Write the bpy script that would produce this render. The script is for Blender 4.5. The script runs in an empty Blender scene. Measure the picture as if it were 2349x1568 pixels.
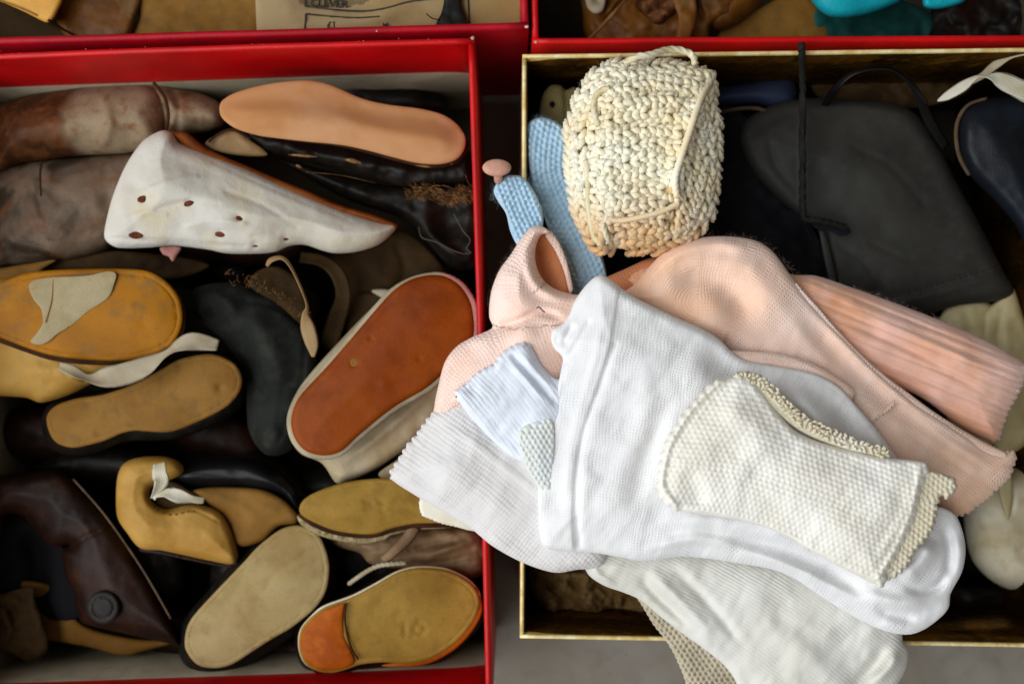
import bpy, math, random
import numpy as np
from mathutils import Vector, noise as mnoise
from mathutils.geometry import delaunay_2d_cdt
random.seed(7); rng = np.random.RandomState(7)
S = bpy.context.scene
COL = S.collection

# ------------------------------------------------------------------ camera, world, lamp, exposure
CAMZ, RIM = 0.535, 0.115           # camera height over the table, height of the red boxes' rims
SC = 0.0002                        # metres per layout unit at rim height
cd = bpy.data.cameras.new("camera"); cam = bpy.data.objects.new("camera", cd); COL.objects.link(cam)
cam.location = (0, 0, CAMZ); cam.rotation_euler = (0, 0, 0)
cd.sensor_width = 36; cd.lens = 36*(CAMZ-RIM)/(2348*SC)
cd.clip_start = 0.01; cd.clip_end = 20
cd.dof.use_dof = True; cd.dof.focus_distance = CAMZ-0.132; cd.dof.aperture_fstop = 5.0
S.camera = cam
w = bpy.data.worlds.new("World"); S.world = w; w.use_nodes = True
bg = w.node_tree.nodes["Background"]; bg.inputs[0].default_value = (1.0, 0.95, 0.86, 1); bg.inputs[1].default_value = 0.15
def area(name, loc, size, sy, energy, col):
    l = bpy.data.lights.new(name, 'AREA'); l.shape = 'RECTANGLE'; l.size = size; l.size_y = sy; l.energy = energy; l.color = col
    o = bpy.data.objects.new(name, l); COL.objects.link(o); o.location = loc
    d = Vector((0.0, 0, 0.08))-Vector(loc); o.rotation_euler = d.to_track_quat('-Z', 'Y').to_euler(); return o
area("window_light", (-1.05, -0.25, 1.25), 1.8, 1.8, 43, (0.95, 0.975, 1.0))
S.view_settings.view_transform = 'Standard'; S.view_settings.look = 'None'; S.view_settings.gamma = 1
S.view_settings.exposure = 0.0
S.cycles.max_bounces = 8; S.cycles.diffuse_bounces = 5

# ------------------------------------------------------------------ helpers
def P(x, y, z):                    # layout position (x right, y down) at a height in metres
    k = SC*(CAMZ-z)/(CAMZ-RIM)
    return ((x-1174)*k, (784-y)*k, z)
def PA(xy, z):
    k = SC*(CAMZ-z)/(CAMZ-RIM)
    return np.stack([(xy[:, 0]-1174)*k, (784-xy[:, 1])*k, z], 1)

def props(o, label=None, cat=None, group=None, kind=None):
    for k, v in (('label', label), ('category', cat), ('group', group), ('kind', kind)):
        if v: o[k] = v
    return o
def thing(name, label, cat, x, y, z=60, group=None):
    o = bpy.data.objects.new(name, None); COL.objects.link(o); o.location = P(x, y, z/1000.); o.empty_display_size = 0.01
    return props(o, label, cat, group)
def link(name, co, faces, mat, parent=None, smooth=True, uv=None, label=None, kind=None):
    me = bpy.data.meshes.new(name)
    co = np.asarray(co, dtype=float)
    off = np.zeros(3)
    p = parent
    while p is not None:
        off += np.array(p.location); p = p.parent
    me.from_pydata((co-off).tolist(), [], [list(map(int, f)) for f in faces])
    if uv is not None:
        l = me.uv_layers.new(name="flow")
        vi = np.empty(len(me.loops), dtype=np.int32); me.loops.foreach_get("vertex_index", vi)
        l.data.foreach_set("uv", np.asarray(uv, dtype=np.float32)[vi].ravel())
    me.materials.append(mat)
    me.polygons.foreach_set("use_smooth", [smooth]*len(me.polygons))
    me.update()
    o = bpy.data.objects.new(name, me); COL.objects.link(o)
    if parent: o.parent = parent
    if label: o['label'] = label
    if kind: o['kind'] = kind
    return o

def crom(pts, step=6., closed=True):
    p = np.array([q[:2] for q in pts], dtype=float); n = len(p); out = []
    rngi = range(n) if closed else range(n-1)
    for i in rngi:
        if closed: a, b, c, d = p[(i-1) % n], p[i], p[(i+1) % n], p[(i+2) % n]
        else: a, b, c, d = p[max(i-1, 0)], p[i], p[i+1], p[min(i+2, n-1)]
        L = np.linalg.norm(c-b)
        if L < 1e-6: continue
        m = max(1, int(round(L/step)))
        t1 = (c-a)*0.5; t2 = (d-b)*0.5
        la, lb = np.linalg.norm(t1), np.linalg.norm(t2)
        if la > L: t1 = t1*L/la
        if lb > L: t2 = t2*L/lb
        if np.linalg.norm(b-a) < 1e-6: t1 = (c-b)*.3
        if np.linalg.norm(d-c) < 1e-6: t2 = (c-b)*.3
        for k in range(m):
            t = k/m
            out.append((2*t**3-3*t**2+1)*b+(t**3-2*t**2+t)*t1+(-2*t**3+3*t**2)*c+(t**3-t**2)*t2)
    if not closed: out.append(p[-1])
    return np.array(out)

def seg_dist(q, poly, closed):
    """distance, arc length, signed side to a polyline"""
    a = poly if closed else poly[:-1]
    b = np.roll(poly, -1, 0) if closed else poly[1:]
    ab = b-a; L2 = (ab**2).sum(1)+1e-9; L = np.sqrt(L2); cum = np.concatenate([[0], np.cumsum(L)[:-1]])
    D = np.empty(len(q)); U = np.empty(len(q)); V = np.empty(len(q))
    for s in range(0, len(q), 4000):
        c = q[s:s+4000]
        ap = c[:, None, :]-a[None]
        t = np.clip((ap*ab[None]).sum(2)/L2[None], 0, 1)
        d = ap-t[..., None]*ab[None]
        dd = (d**2).sum(2); k = dd.argmin(1); r = np.arange(len(c))
        D[s:s+4000] = np.sqrt(dd[r, k]); U[s:s+4000] = cum[k]+t[r, k]*L[k]
        cr = ab[k, 0]*ap[r, k, 1]-ab[k, 1]*ap[r, k, 0]
        V[s:s+4000] = np.sign(cr)*D[s:s+4000]
    return D, U, V
def inside(q, poly):
    x, y = q[:, 0], q[:, 1]; r = np.zeros(len(q), bool); n = len(poly); j = n-1
    for i in range(n):
        xi, yi = poly[i]; xj, yj = poly[j]
        if yi != yj: r ^= ((yi > y) != (yj > y)) & (x < (xj-xi)*(y-yi)/(yj-yi)+xi)
        j = i
    return r
_lat = rng.rand(257, 257)
def vnoise(x, y, scale, seed=0):
    x = x/scale+seed*17.3; y = y/scale+seed*9.1
    xi = np.floor(x).astype(int); yi = np.floor(y).astype(int); fx = x-xi; fy = y-yi
    fx = fx*fx*(3-2*fx); fy = fy*fy*(3-2*fy)
    a = _lat[xi % 256, yi % 256]; b = _lat[(xi+1) % 256, yi % 256]; c = _lat[xi % 256, (yi+1) % 256]; d = _lat[(xi+1) % 256, (yi+1) % 256]
    return (a*(1-fx)+b*fx)*(1-fy)+(c*(1-fx)+d*fx)*fy-.5
def fbm(x, y, scale, seed=0): return vnoise(x, y, scale, seed)+.5*vnoise(x, y, scale/2.1, seed+3)+.25*vnoise(x, y, scale/4.3, seed+6)
def sstep(a, b, x):
    t = np.clip((x-a)/(b-a), 0, 1); return t*t*(3-2*t)

def field(q, d, spec):
    """height over the base plane in mm"""
    x, y = q[:, 0], q[:, 1]
    z = np.zeros(len(q))
    R, e = spec['edge'], spec['eh']
    z += -e*(1-np.sqrt(np.clip(1-(1-np.minimum(d/R, 1))**2, 0, 1)))
    if spec['dome']: z += spec['dome']*sstep(0, 1, np.minimum(d/spec['domew'], 1))
    if spec['noise']:
        a, s = spec['noise'][:2]; sd = spec['noise'][2] if len(spec['noise']) > 2 else 0
        z += a*fbm(x, y, s, sd)*np.minimum(d/12, 1)
        if len(spec['noise']) > 3: z += spec['noise'][3]*fbm(x*.8+y*.6, (y*.8-x*.6)*.45, spec['noise'][4], sd+5)
    for f in spec['feats']:
        if f[0] == 'bump':
            z += f[4]*np.exp(-(((x-f[1])**2+(y-f[2])**2)/(f[3]**2)))
        elif f[0] == 'inset': z += f[3]*np.exp(-((d-f[1])/f[2])**2)*(.7+.3*np.sin((x+y)*.9))
        elif f[0] in ('ridge', 'band', 'side', 'fold'):
            pl = crom(f[1], 10, False); D, U, V = seg_dist(q, pl, False)
            tot = np.sqrt((np.diff(pl, axis=0)**2).sum(1)).sum()
            if f[0] == 'ridge':
                tp = sstep(0, .3, U/tot)*sstep(0, .3, 1-U/tot)*1.12 if f[2] >= 8 else 1
                z += f[3]*np.exp(-(D/f[2])**2)*tp
            elif f[0] == 'band': z += f[3]*(1-sstep(f[2]-2.5, f[2]+2.5, D))
            elif f[0] == 'side': z += f[3]*sstep(-f[2], f[2], V)
            else: z += f[3]*np.exp(-np.abs(D)/f[2])     # sharp crease
    return z

def pillow(name, outline, z, thick, mat, parent=None, edge=10, eh=None, dome=0., domew=None, tilt=(0, 0), step=7.,
           noise=None, feats=(), spine=None, knit=None, scallop=None, label=None, kind=None, flat=False, raw=False, ctr=None):
    """solid body over a closed outline: rounded rim, domed and creased top, closed underside"""
    poly = np.array(outline, float) if raw else crom(outline, min(6., step))
    if scallop:                                     # wavy knitted edge
        amp, per = scallop[:2]
        L = np.concatenate([[0], np.cumsum(np.linalg.norm(np.diff(poly, axis=0), axis=1))])
        tg = np.roll(poly, -1, 0)-np.roll(poly, 1, 0); tg /= np.linalg.norm(tg, axis=1)[:, None]+1e-9
        nr = np.stack([-tg[:, 1], tg[:, 0]], 1)
        m = np.ones(len(poly))
        if len(scallop) > 2:
            D, _, _ = seg_dist(poly, np.array(scallop[2], float), False); m = 1-sstep(8, 20, D)
        A2 = (poly[:, 0]*np.roll(poly[:, 1], -1)-np.roll(poly[:, 0], -1)*poly[:, 1]).sum()
        if A2 > 0: nr = -nr                         # outward
        poly = poly+nr*(amp*np.abs(np.sin(np.pi*L/per))*m+0.5*amp*m*vnoise(L, L*0, per*1.7, 2))[:, None]
    eh = eh if eh is not None else min(thick*.5, 1.6)
    lo, hi = poly.min(0), poly.max(0)
    xs = np.arange(lo[0], hi[0], step); ys = np.arange(lo[1], hi[1], step*.866)
    gx, gy = np.meshgrid(xs, ys); gx = gx+(np.arange(len(ys)) % 2)[:, None]*step*.5
    g = np.stack([gx.ravel(), gy.ravel()], 1)+rng.uniform(-.12, .12, (gx.size, 2))*step
    g = g[inside(g, poly)]
    if len(g): d, _, _ = seg_dist(g, poly, True); g = g[d > max(.5*step, edge*.35)]
    for f in feats:
        if f[0] == 'inset' and len(g): d, _, _ = seg_dist(g, poly, True); g = g[np.abs(d-f[1]) > f[2]+step*.4]
    tg = np.roll(poly, -1, 0)-np.roll(poly, 1, 0); tg /= np.linalg.norm(tg, axis=1)[:, None]+1e-9
    nr = np.stack([-tg[:, 1], tg[:, 0]], 1)
    test = inside(poly+nr*0.5, poly).mean()
    if test < .5: nr = -nr
    rings = []
    for off in [edge*.07, edge*.25]+[f[1]+q for f in feats if f[0] == 'inset' for q in (-f[2], 0, f[2])]:
        r = poly+nr*off; r = r[::1 if off > 1.5 else 1]
        ok = inside(r, poly); r = r[ok]
        if len(r): dd, _, _ = seg_dist(r, poly, True); r = r[dd > off*.75]; rings.append(r)
    pts = np.concatenate([poly]+rings+[g]) if len(g) else np.concatenate([poly]+rings)
    n = len(poly)
    res = delaunay_2d_cdt([Vector(p) for p in pts], [], [list(range(n))], 1, 1e-4)
    V = np.array([(v.x, v.y) for v in res[0]]); F = [f for f in res[2]]
    F = [f if True else f for f in F]
    d, _, _ = seg_dist(V, poly, True)
    d[d < 1e-3] = 0
    bmask = d == 0
    dm = domew or max(d.max(), 1)
    spec = dict(edge=edge, eh=eh, dome=dome, domew=dm, noise=noise, feats=feats)
    h = field(V, d, spec)
    cx, cy = ctr if ctr else V.mean(0)
    base = z+tilt[0]*(V[:, 0]-cx)/100+tilt[1]*(V[:, 1]-cy)/100
    if spine is not None:
        sp = crom(spine, 12, False); D, U, W = seg_dist(V, sp, False); W = np.abs(W)
    else: U, W = V[:, 0]-cx, V[:, 1]-cy
    if knit:
        h = h+knit_h(knit, U, W)*sstep(0, edge*.7, d)
    top = base+h
    Rb = max(edge, 14)
    bot = base-eh-(thick-eh)*np.sqrt(np.clip(1-(1-np.minimum(d/Rb, 1))**2, 0, 1))
    bot = np.minimum(bot, top)
    if not flat:
        used = np.zeros(len(V), bool)
    idx = np.arange(len(V)); bi = idx.copy(); inner = np.where(~bmask)[0]; bi[inner] = len(V)+np.arange(len(inner))
    T = PA(V, np.maximum(top, .3)/1000.); B = PA(V[inner], np.maximum(bot[inner], .2)/1000.)
    co = np.concatenate([T, B])
    # orientation
    f0 = F[0]; a, b, c = V[f0[0]], V[f0[1]], V[f0[2]]
    flip = ((b-a)[0]*(c-a)[1]-(b-a)[1]*(c-a)[0]) > 0
    faces = []
    for f in F:
        ft = f[::-1] if flip else f
        faces.append(ft); faces.append([bi[k] for k in ft[::-1]])
    uv = np.stack([U, W], 1)/100.
    uv = np.concatenate([uv, uv[inner]])
    return link(name, co, faces, mat, parent, True, uv, label, kind)

def knit_h(k, U, W):
    t, pu, pv, amp = k
    if t == 'rib': return amp*(np.abs(np.sin(np.pi*W/pv))**.8)+amp*.25*np.sin(2*np.pi*U/pu)*(np.abs(np.sin(np.pi*W/pv)))
    if t == 'moss':
        r = np.floor(W/pv); return amp*(np.abs(np.sin(np.pi*(U/pu+.5*(r % 2))))*np.abs(np.sin(np.pi*W/pv)))**.7+amp*.5*vnoise(U, W, pv*.7, 3)
    if t == 'mesh':
        r = np.floor(W/pv); a = np.sin(np.pi*(U/pu+.5*(r % 2)))**2*np.sin(np.pi*W/pv)**2
        return -amp*a**1.1+amp*.35*vnoise(U, W, pv*.5, 4)
    if t == 'stock':
        a = np.abs((W/pv) % 1-.5)*2; return amp*(.35*np.sin(np.pi*(1-a))+.65*(1-a*a)*np.sin(2*np.pi*(U/pu+a*.5)))
    return 0

def ribbon(name, path, mat, parent=None, thick=.5, sub=6, label=None, curl=0.):
    """flat strap; path of (x, y, z mm, width, twist deg)"""
    p = np.array([list(q)+[0]*(5-len(q)) for q in path], float); n = len(p); R = []
    for i in range(n-1):
        a, b, c, d = p[max(i-1, 0)], p[i], p[i+1], p[min(i+2, n-1)]
        for k in range(sub):
            t = k/sub; R.append(.5*((2*b)+(-a+c)*t+(2*a-5*b+4*c-d)*t*t+(-a+3*b-3*c+d)*t**3))
    R.append(p[-1]); R = np.array(R)
    C = PA(R[:, :2], R[:, 2]/1000.); T = np.gradient(C, axis=0); T /= np.linalg.norm(T, axis=1)[:, None]+1e-9
    up = np.array([0, 0, 1.]); side = np.cross(T, up); side /= np.linalg.norm(side, axis=1)[:, None]+1e-9
    nn = np.cross(side, T)
    co = []; m = 7; faces = []
    for i in range(len(R)):
        tw = math.radians(R[i, 4]); s = side[i]*math.cos(tw)+nn[i]*math.sin(tw); u = -side[i]*math.sin(tw)+nn[i]*math.cos(tw)
        hw = R[i, 3]*.5*SC*(CAMZ-R[i, 2]/1000)/(CAMZ-RIM); th = thick/1000*.5
        for k in range(m):
            a = -1+2*k/(m-1); co.append(C[i]+s*hw*a+u*(th*math.sqrt(max(0, 1-a**4))+curl/1000*(a*a)))
        for k in range(m-2, 0, -1):
            a = -1+2*k/(m-1); co.append(C[i]+s*hw*a+u*(-th*math.sqrt(max(0, 1-a**4))+curl/1000*(a*a)))
    r = 2*m-2
    for i in range(len(R)-1):
        for k in range(r):
            faces.append([i*r+k, (i+1)*r+k, (i+1)*r+(k+1) % r, i*r+(k+1) % r])
    faces.append(list(range(r))); faces.append([(len(R)-1)*r+k for k in range(r)][::-1])
    L = np.concatenate([[0], np.cumsum(np.linalg.norm(np.diff(R[:, :2], axis=0), axis=1))])/100
    uv = np.array([(L[i], (min(k, r-k)/(m-1)-.5)*R[i, 3]/100) for i in range(len(R)) for k in range(r)])
    return link(name, co, faces, mat, parent, True, uv, label)

def tube_geo(path, rad, seg=8, lobes=0, twist=0., sub=5, taper=0.):
    """path (x,y,z mm) in layout units, rad mm"""
    p = np.array([q[:3] for q in path], float); n = len(p); R = []
    for i in range(n-1):
        a, b, c, d = p[max(i-1, 0)], p[i], p[i+1], p[min(i+2, n-1)]
        for k in range(sub):
            t = k/sub; R.append(.5*((2*b)+(-a+c)*t+(2*a-5*b+4*c-d)*t*t+(-a+3*b-3*c+d)*t**3))
    R.append(p[-1]); R = np.array(R)
    C = PA(R[:, :2], R[:, 2]/1000.); T = np.gradient(C, axis=0); T /= np.linalg.norm(T, axis=1)[:, None]+1e-9
    ref = np.array([0, 0, 1.]) if abs(T[0][2]) < .9 else np.array([1., 0, 0])
    co = []; faces = []; L = 0; N = len(R)
    for i in range(N):
        s = np.cross(T[i], ref); s /= np.linalg.norm(s)+1e-9; u = np.cross(s, T[i])
        if i: L += np.linalg.norm(C[i]-C[i-1])*1000
        f = 1-taper*abs(2*i/(N-1)-1)**3
        for k in range(seg):
            a = 2*math.pi*k/seg; r = rad*f*(1+(.22*math.cos(lobes*(a+twist*L)) if lobes else 0))/1000
            co.append(C[i]+s*r*math.cos(a)+u*r*math.sin(a))
    for i in range(N-1):
        for k in range(seg): faces.append([i*seg+k, i*seg+(k+1) % seg, (i+1)*seg+(k+1) % seg, (i+1)*seg+k])
    faces.append(list(range(seg))[::-1]); faces.append([(N-1)*seg+k for k in range(seg)])
    return co, faces
def tube(name, path, rad, mat, parent=None, label=None, **k):
    co, fa = tube_geo(path, rad, **k); return link(name, co, fa, mat, parent, True, None, label)
def joined(name, geos, mat, parent=None, kind='stuff', label=None):
    co = []; fa = []
    for c, f in geos:
        o = len(co); co += list(c); fa += [[o+i for i in q] for q in f]
    return link(name, co, fa, mat, parent, True, None, label, kind)

def fuzz(line, z, count, ln, mat, parent, wd=.022, spread=4, name="fuzz"):
    """loose fibres standing off a knitted edge"""
    pl = crom(line, 5, False); co = []; fa = []
    for _ in range(count):
        i = rng.randint(len(pl)-1); q = pl[i]+rng.uniform(-1, 1, 2)*spread; zz = z+rng.uniform(-1.5, 1.)
        a = rng.uniform(0, 6.28); L = ln*rng.uniform(.3, 1); b = a+rng.uniform(-1.2, 1.2)
        p0 = np.array(P(q[0], q[1], zz/1000)); up = rng.uniform(-.1, .6)
        p1 = p0+np.array([math.cos(a), math.sin(a), up])*L*.5/1000; p2 = p1+np.array([math.cos(b), math.sin(b), up*.3])*L*.5/1000
        s = np.array([-math.sin(a), math.cos(a), .3])*wd/2000
        o = len(co); co += [p0-s, p0+s, p1+s, p1-s, p2]; fa += [[o, o+1, o+2, o+3], [o+3, o+2, o+4]]
    return link(name, co, fa, mat, parent, False, None, None, 'stuff')

# ------------------------------------------------------------------ materials
def lin(c):
    return tuple(min(x*_mul, .9) for x in lin0(c)[:3])+(1,)
def lin0(c):
    if isinstance(c, str): c = tuple(int(c[i:i+2], 16)/255 for i in (0, 2, 4))
    return tuple((x/12.92 if x <= .04045 else ((x+.055)/1.055)**2.4) for x in c)+(1,)
TONE = dict(clean_sole=1)         # colour multipliers; those of the left box's pieces also carry its wall's shade
TONE.update(peach_sole_leather=.78, ochre_varnished_sole=.6, bare_worn_patch=.6, tan_sole_leather=.58, russet_sole_leather=.68, pale_sole_leather=.68, olive_tan_sole_leather=.66,
 orange_heel_leather=.95, yellow_kid_leather=.74, white_kid_leather=.84, mottled_worn_leather=.68, mottled_grey_leather=.6, ivory_ribbon=.7, white_ribbon=.8, pale_tan_leather=.7,
 cream_kid_leather=.75, wrinkled_tan_leather=.6, rough_welt=.65, pink_edging=.8, charcoal_suede=.5, charcoal_kid_leather=.72, navy_leather=.55, navy_satin=.8, brown_boot_leather=.75,
 printed_kraft_paper=.75, cream_box_lining=.7, ivory_kid_leather=.85, orange_sole_edge=.8, table_laminate=.9, ivory_mesh_knit=1.0, turquoise_leather=.9, dark_brown_leather=.42, deep_brown_insole=.65, torn_tan_leather=.8, grey_thread=.6, shaggy_brown_suede=.7, salmon_ribbed_wool=1.15, pale_pink_silk_knit=1.25, shell_pink_silk_knit=1.2, cream_crochet_yarn=1.1, crochet_ground=1.1)
_mul = 1.
def mat(name, c1, c2=None, scale=60, c3=None, scale3=400, amt3=.35, rough=.6, bump=.2, bscale=900, spec=.18, metal=0,
        knit=None, sss=0., sheen=0., streak=None, thr=(.35, .65), fbump=0., bdist=.0004, coat=0., zone=None):
    global _mul; _mul = TONE.get(name, 1.); spec_grain = 0 if name in ('white_kid_leather', 'peach_sole_leather', 'turquoise_leather', 'charcoal_kid_leather', 'cream_white_kid_leather', 'ivory_kid_leather') else (.3 if 'mottled' in name else .2) if ('sole' in name or 'patch' in name or 'leather' in name) else 0
    m = bpy.data.materials.new(name); m.use_nodes = True; nt = m.node_tree; N = nt.nodes; Lk = nt.links
    b = N["Principled BSDF"]; tc = N.new("ShaderNodeTexCoord")
    def noise(sc, det=5, vec=None, dist=0):
        n = N.new("ShaderNodeTexNoise"); n.inputs['Scale'].default_value = sc; n.inputs['Detail'].default_value = det
        n.inputs['Distortion'].default_value = dist
        Lk.new(vec or tc.outputs['Object'], n.inputs['Vector']); return n
    def math_(op, a, b_=None, c_=None):
        n = N.new("ShaderNodeMath"); n.operation = op
        for i, v in enumerate((a, b_, c_)):
            if v is None: continue
            if isinstance(v, (int, float)): n.inputs[i].default_value = v
            else: Lk.new(v, n.inputs[i])
        return n.outputs[0]
    def mix(fac, a, b_):
        n = N.new("ShaderNodeMix"); n.data_type = 'RGBA'
        for i, v in ((0, fac), (6, a), (7, b_)):
            if isinstance(v, (int, float)): n.inputs[i].default_value = v
            elif isinstance(v, tuple): n.inputs[i].default_value = v
            else: Lk.new(v, n.inputs[i])
        return n.outputs[2]
    col = lin(c1)
    if c2:
        n = noise(scale, 6, dist=.6); r = N.new("ShaderNodeMapRange"); r.inputs[1].default_value = thr[0]; r.inputs[2].default_value = thr[1]
        r.interpolation_type = 'SMOOTHSTEP'; Lk.new(n.outputs[0], r.inputs[0]); col = mix(r.outputs[0], col, lin(c2))
    if zone:                         # differently coloured end of the piece: colour, axis, start, end (metres from the thing's base)
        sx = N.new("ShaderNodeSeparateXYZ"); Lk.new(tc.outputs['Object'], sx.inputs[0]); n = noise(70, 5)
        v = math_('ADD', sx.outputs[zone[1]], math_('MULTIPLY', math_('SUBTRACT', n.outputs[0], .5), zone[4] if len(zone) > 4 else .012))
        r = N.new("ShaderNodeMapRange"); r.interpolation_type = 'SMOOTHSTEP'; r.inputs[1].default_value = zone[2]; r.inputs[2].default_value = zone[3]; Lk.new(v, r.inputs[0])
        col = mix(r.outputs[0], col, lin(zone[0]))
    if c3:
        n = noise(scale3, 4); r = N.new("ShaderNodeMapRange"); r.inputs[1].default_value = .5; r.inputs[2].default_value = .72; r.inputs[4].default_value = amt3
        Lk.new(n.outputs[0], r.inputs[0]); col = mix(r.outputs[0], col, lin(c3))
    uvn = None
    if streak or knit:
        uvn = N.new("ShaderNodeUVMap"); uvn.uv_map = "flow"
    if streak:                       # woven streaks along the piece: colour, x scale, y scale, amount
        mp = N.new("ShaderNodeMapping"); mp.inputs['Scale'].default_value = (streak[1], streak[2], 1); Lk.new(uvn.outputs[0], mp.inputs[0])
        n = noise(1, 3, mp.outputs[0]); r = N.new("ShaderNodeMapRange"); r.inputs[1].default_value = .42; r.inputs[2].default_value = .62; r.inputs[4].default_value = streak[3]
        Lk.new(n.outputs[0], r.inputs[0]); col = mix(r.outputs[0], col, lin(streak[0]))
    if spec_grain:
        n = noise(950, 2); r = N.new("ShaderNodeMapRange"); r.inputs[1].default_value = .56; r.inputs[2].default_value = .68; r.inputs[4].default_value = spec_grain
        Lk.new(n.outputs[0], r.inputs[0]); dk = N.new("ShaderNodeMix"); dk.data_type = 'RGBA'; dk.blend_type = 'MULTIPLY'
        Lk.new(r.outputs[0], dk.inputs[0]); dk.inputs[7].default_value = (.45, .38, .28, 1)
        if isinstance(col, tuple): dk.inputs[6].default_value = col
        else: Lk.new(col, dk.inputs[6])
        col = dk.outputs[2]
        n = noise(26, 6, dist=1.); r = N.new("ShaderNodeMapRange"); r.inputs[1].default_value = .52; r.inputs[2].default_value = .7; r.inputs[4].default_value = 1. if 'mottled' in name else spec_grain*2.6 if 'sole' in name else spec_grain*1.5
        Lk.new(n.outputs[0], r.inputs[0]); dk = N.new("ShaderNodeMix"); dk.data_type = 'RGBA'; dk.blend_type = 'MULTIPLY'
        Lk.new(r.outputs[0], dk.inputs[0]); Lk.new(col, dk.inputs[6]); dk.inputs[7].default_value = (.66, .52, .38, 1); col = dk.outputs[2]
    height = None
    nb = noise(bscale, 5); height = math_('MULTIPLY', nb.outputs[0], bump)
    if fbump:
        n2 = noise(bscale/6, 4, dist=.4); height = math_('ADD', height, math_('MULTIPLY', n2.outputs[0], fbump))
    if knit:
        t, pu, pv, amp = knit        # layout units
        sp = N.new("ShaderNodeSeparateXYZ"); Lk.new(uvn.outputs[0], sp.inputs[0])
        wob = noise(140, 3); wo2 = noise(35, 3); wo3 = noise(42, 3)
        u = math_('ADD', math_('ADD', math_('MULTIPLY', sp.outputs[0], 100./pu), math_('MULTIPLY', wob.outputs[0], .8)), math_('MULTIPLY', wo2.outputs[0], 1.2 if t == 'rib' else 5.))
        v = math_('ADD', math_('ADD', math_('MULTIPLY', sp.outputs[1], 100./pv), math_('MULTIPLY', wob.outputs[0], .8)), math_('MULTIPLY', wo3.outputs[0], 1.2 if t == 'rib' else 4.))
        pm = noise(55, 4); pr = N.new("ShaderNodeMapRange"); pr.inputs[1].default_value = .35; pr.inputs[2].default_value = .65; pr.inputs[3].default_value = .25; pr.inputs[4].default_value = 1.2
        Lk.new(pm.outputs[0], pr.inputs[0])
        a = math_('MULTIPLY', math_('ABSOLUTE', math_('SUBTRACT', math_('FRACT', v), .5)), 2.)
        if t == 'stock':
            st = math_('SINE', math_('MULTIPLY', math_('ADD', u, math_('MULTIPLY', a, .5)), 6.2832))
            k = math_('MULTIPLY', math_('SUBTRACT', 1., math_('MULTIPLY', a, a)), math_('ADD', math_('MULTIPLY', st, .5), .5))
        elif t == 'rib':
            st = math_('SINE', math_('MULTIPLY', u, 6.2832))
            k = math_('ADD', math_('SUBTRACT', 1., math_('MULTIPLY', a, a)), math_('MULTIPLY', st, .22))
        else:                        # dot / openwork
            k = math_('SUBTRACT', 1., math_('MULTIPLY', math_('SINE', math_('MULTIPLY', math_('FRACT', math_('ADD', u, math_('MULTIPLY', math_('FLOOR', v), .5))), 3.1416)), math_('SINE', math_('MULTIPLY', math_('FRACT', v), 3.1416))))
        height = math_('ADD', height, math_('MULTIPLY', math_('MULTIPLY', k, amp), pr.outputs[0]))
    bp = N.new("ShaderNodeBump"); bp.inputs['Distance'].default_value = bdist; bp.inputs['Strength'].default_value = 1.0
    Lk.new(height, bp.inputs['Height']); Lk.new(bp.outputs[0], b.inputs['Normal'])
    if isinstance(col, tuple): b.inputs['Base Color'].default_value = col
    else: Lk.new(col, b.inputs['Base Color'])
    nr = noise(scale*3, 3); rr = math_('ADD', rough-.08, math_('MULTIPLY', nr.outputs[0], .16)); Lk.new(rr, b.inputs['Roughness'])
    b.inputs['Metallic'].default_value = metal; b.inputs['Specular IOR Level'].default_value = min(spec, .08) if 'sole' in name or 'patch' in name or 'heel' in name else spec
    if sss:
        b.inputs['Subsurface Weight'].default_value = sss; b.inputs['Subsurface Radius'].default_value = (1, .75, .55); b.inputs['Subsurface Scale'].default_value = .002
    if sheen: b.inputs['Sheen Weight'].default_value = sheen; b.inputs['Sheen Roughness'].default_value = .6
    if coat: b.inputs['Coat Weight'].default_value = coat; b.inputs['Coat Roughness'].default_value = .25
    return m
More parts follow.
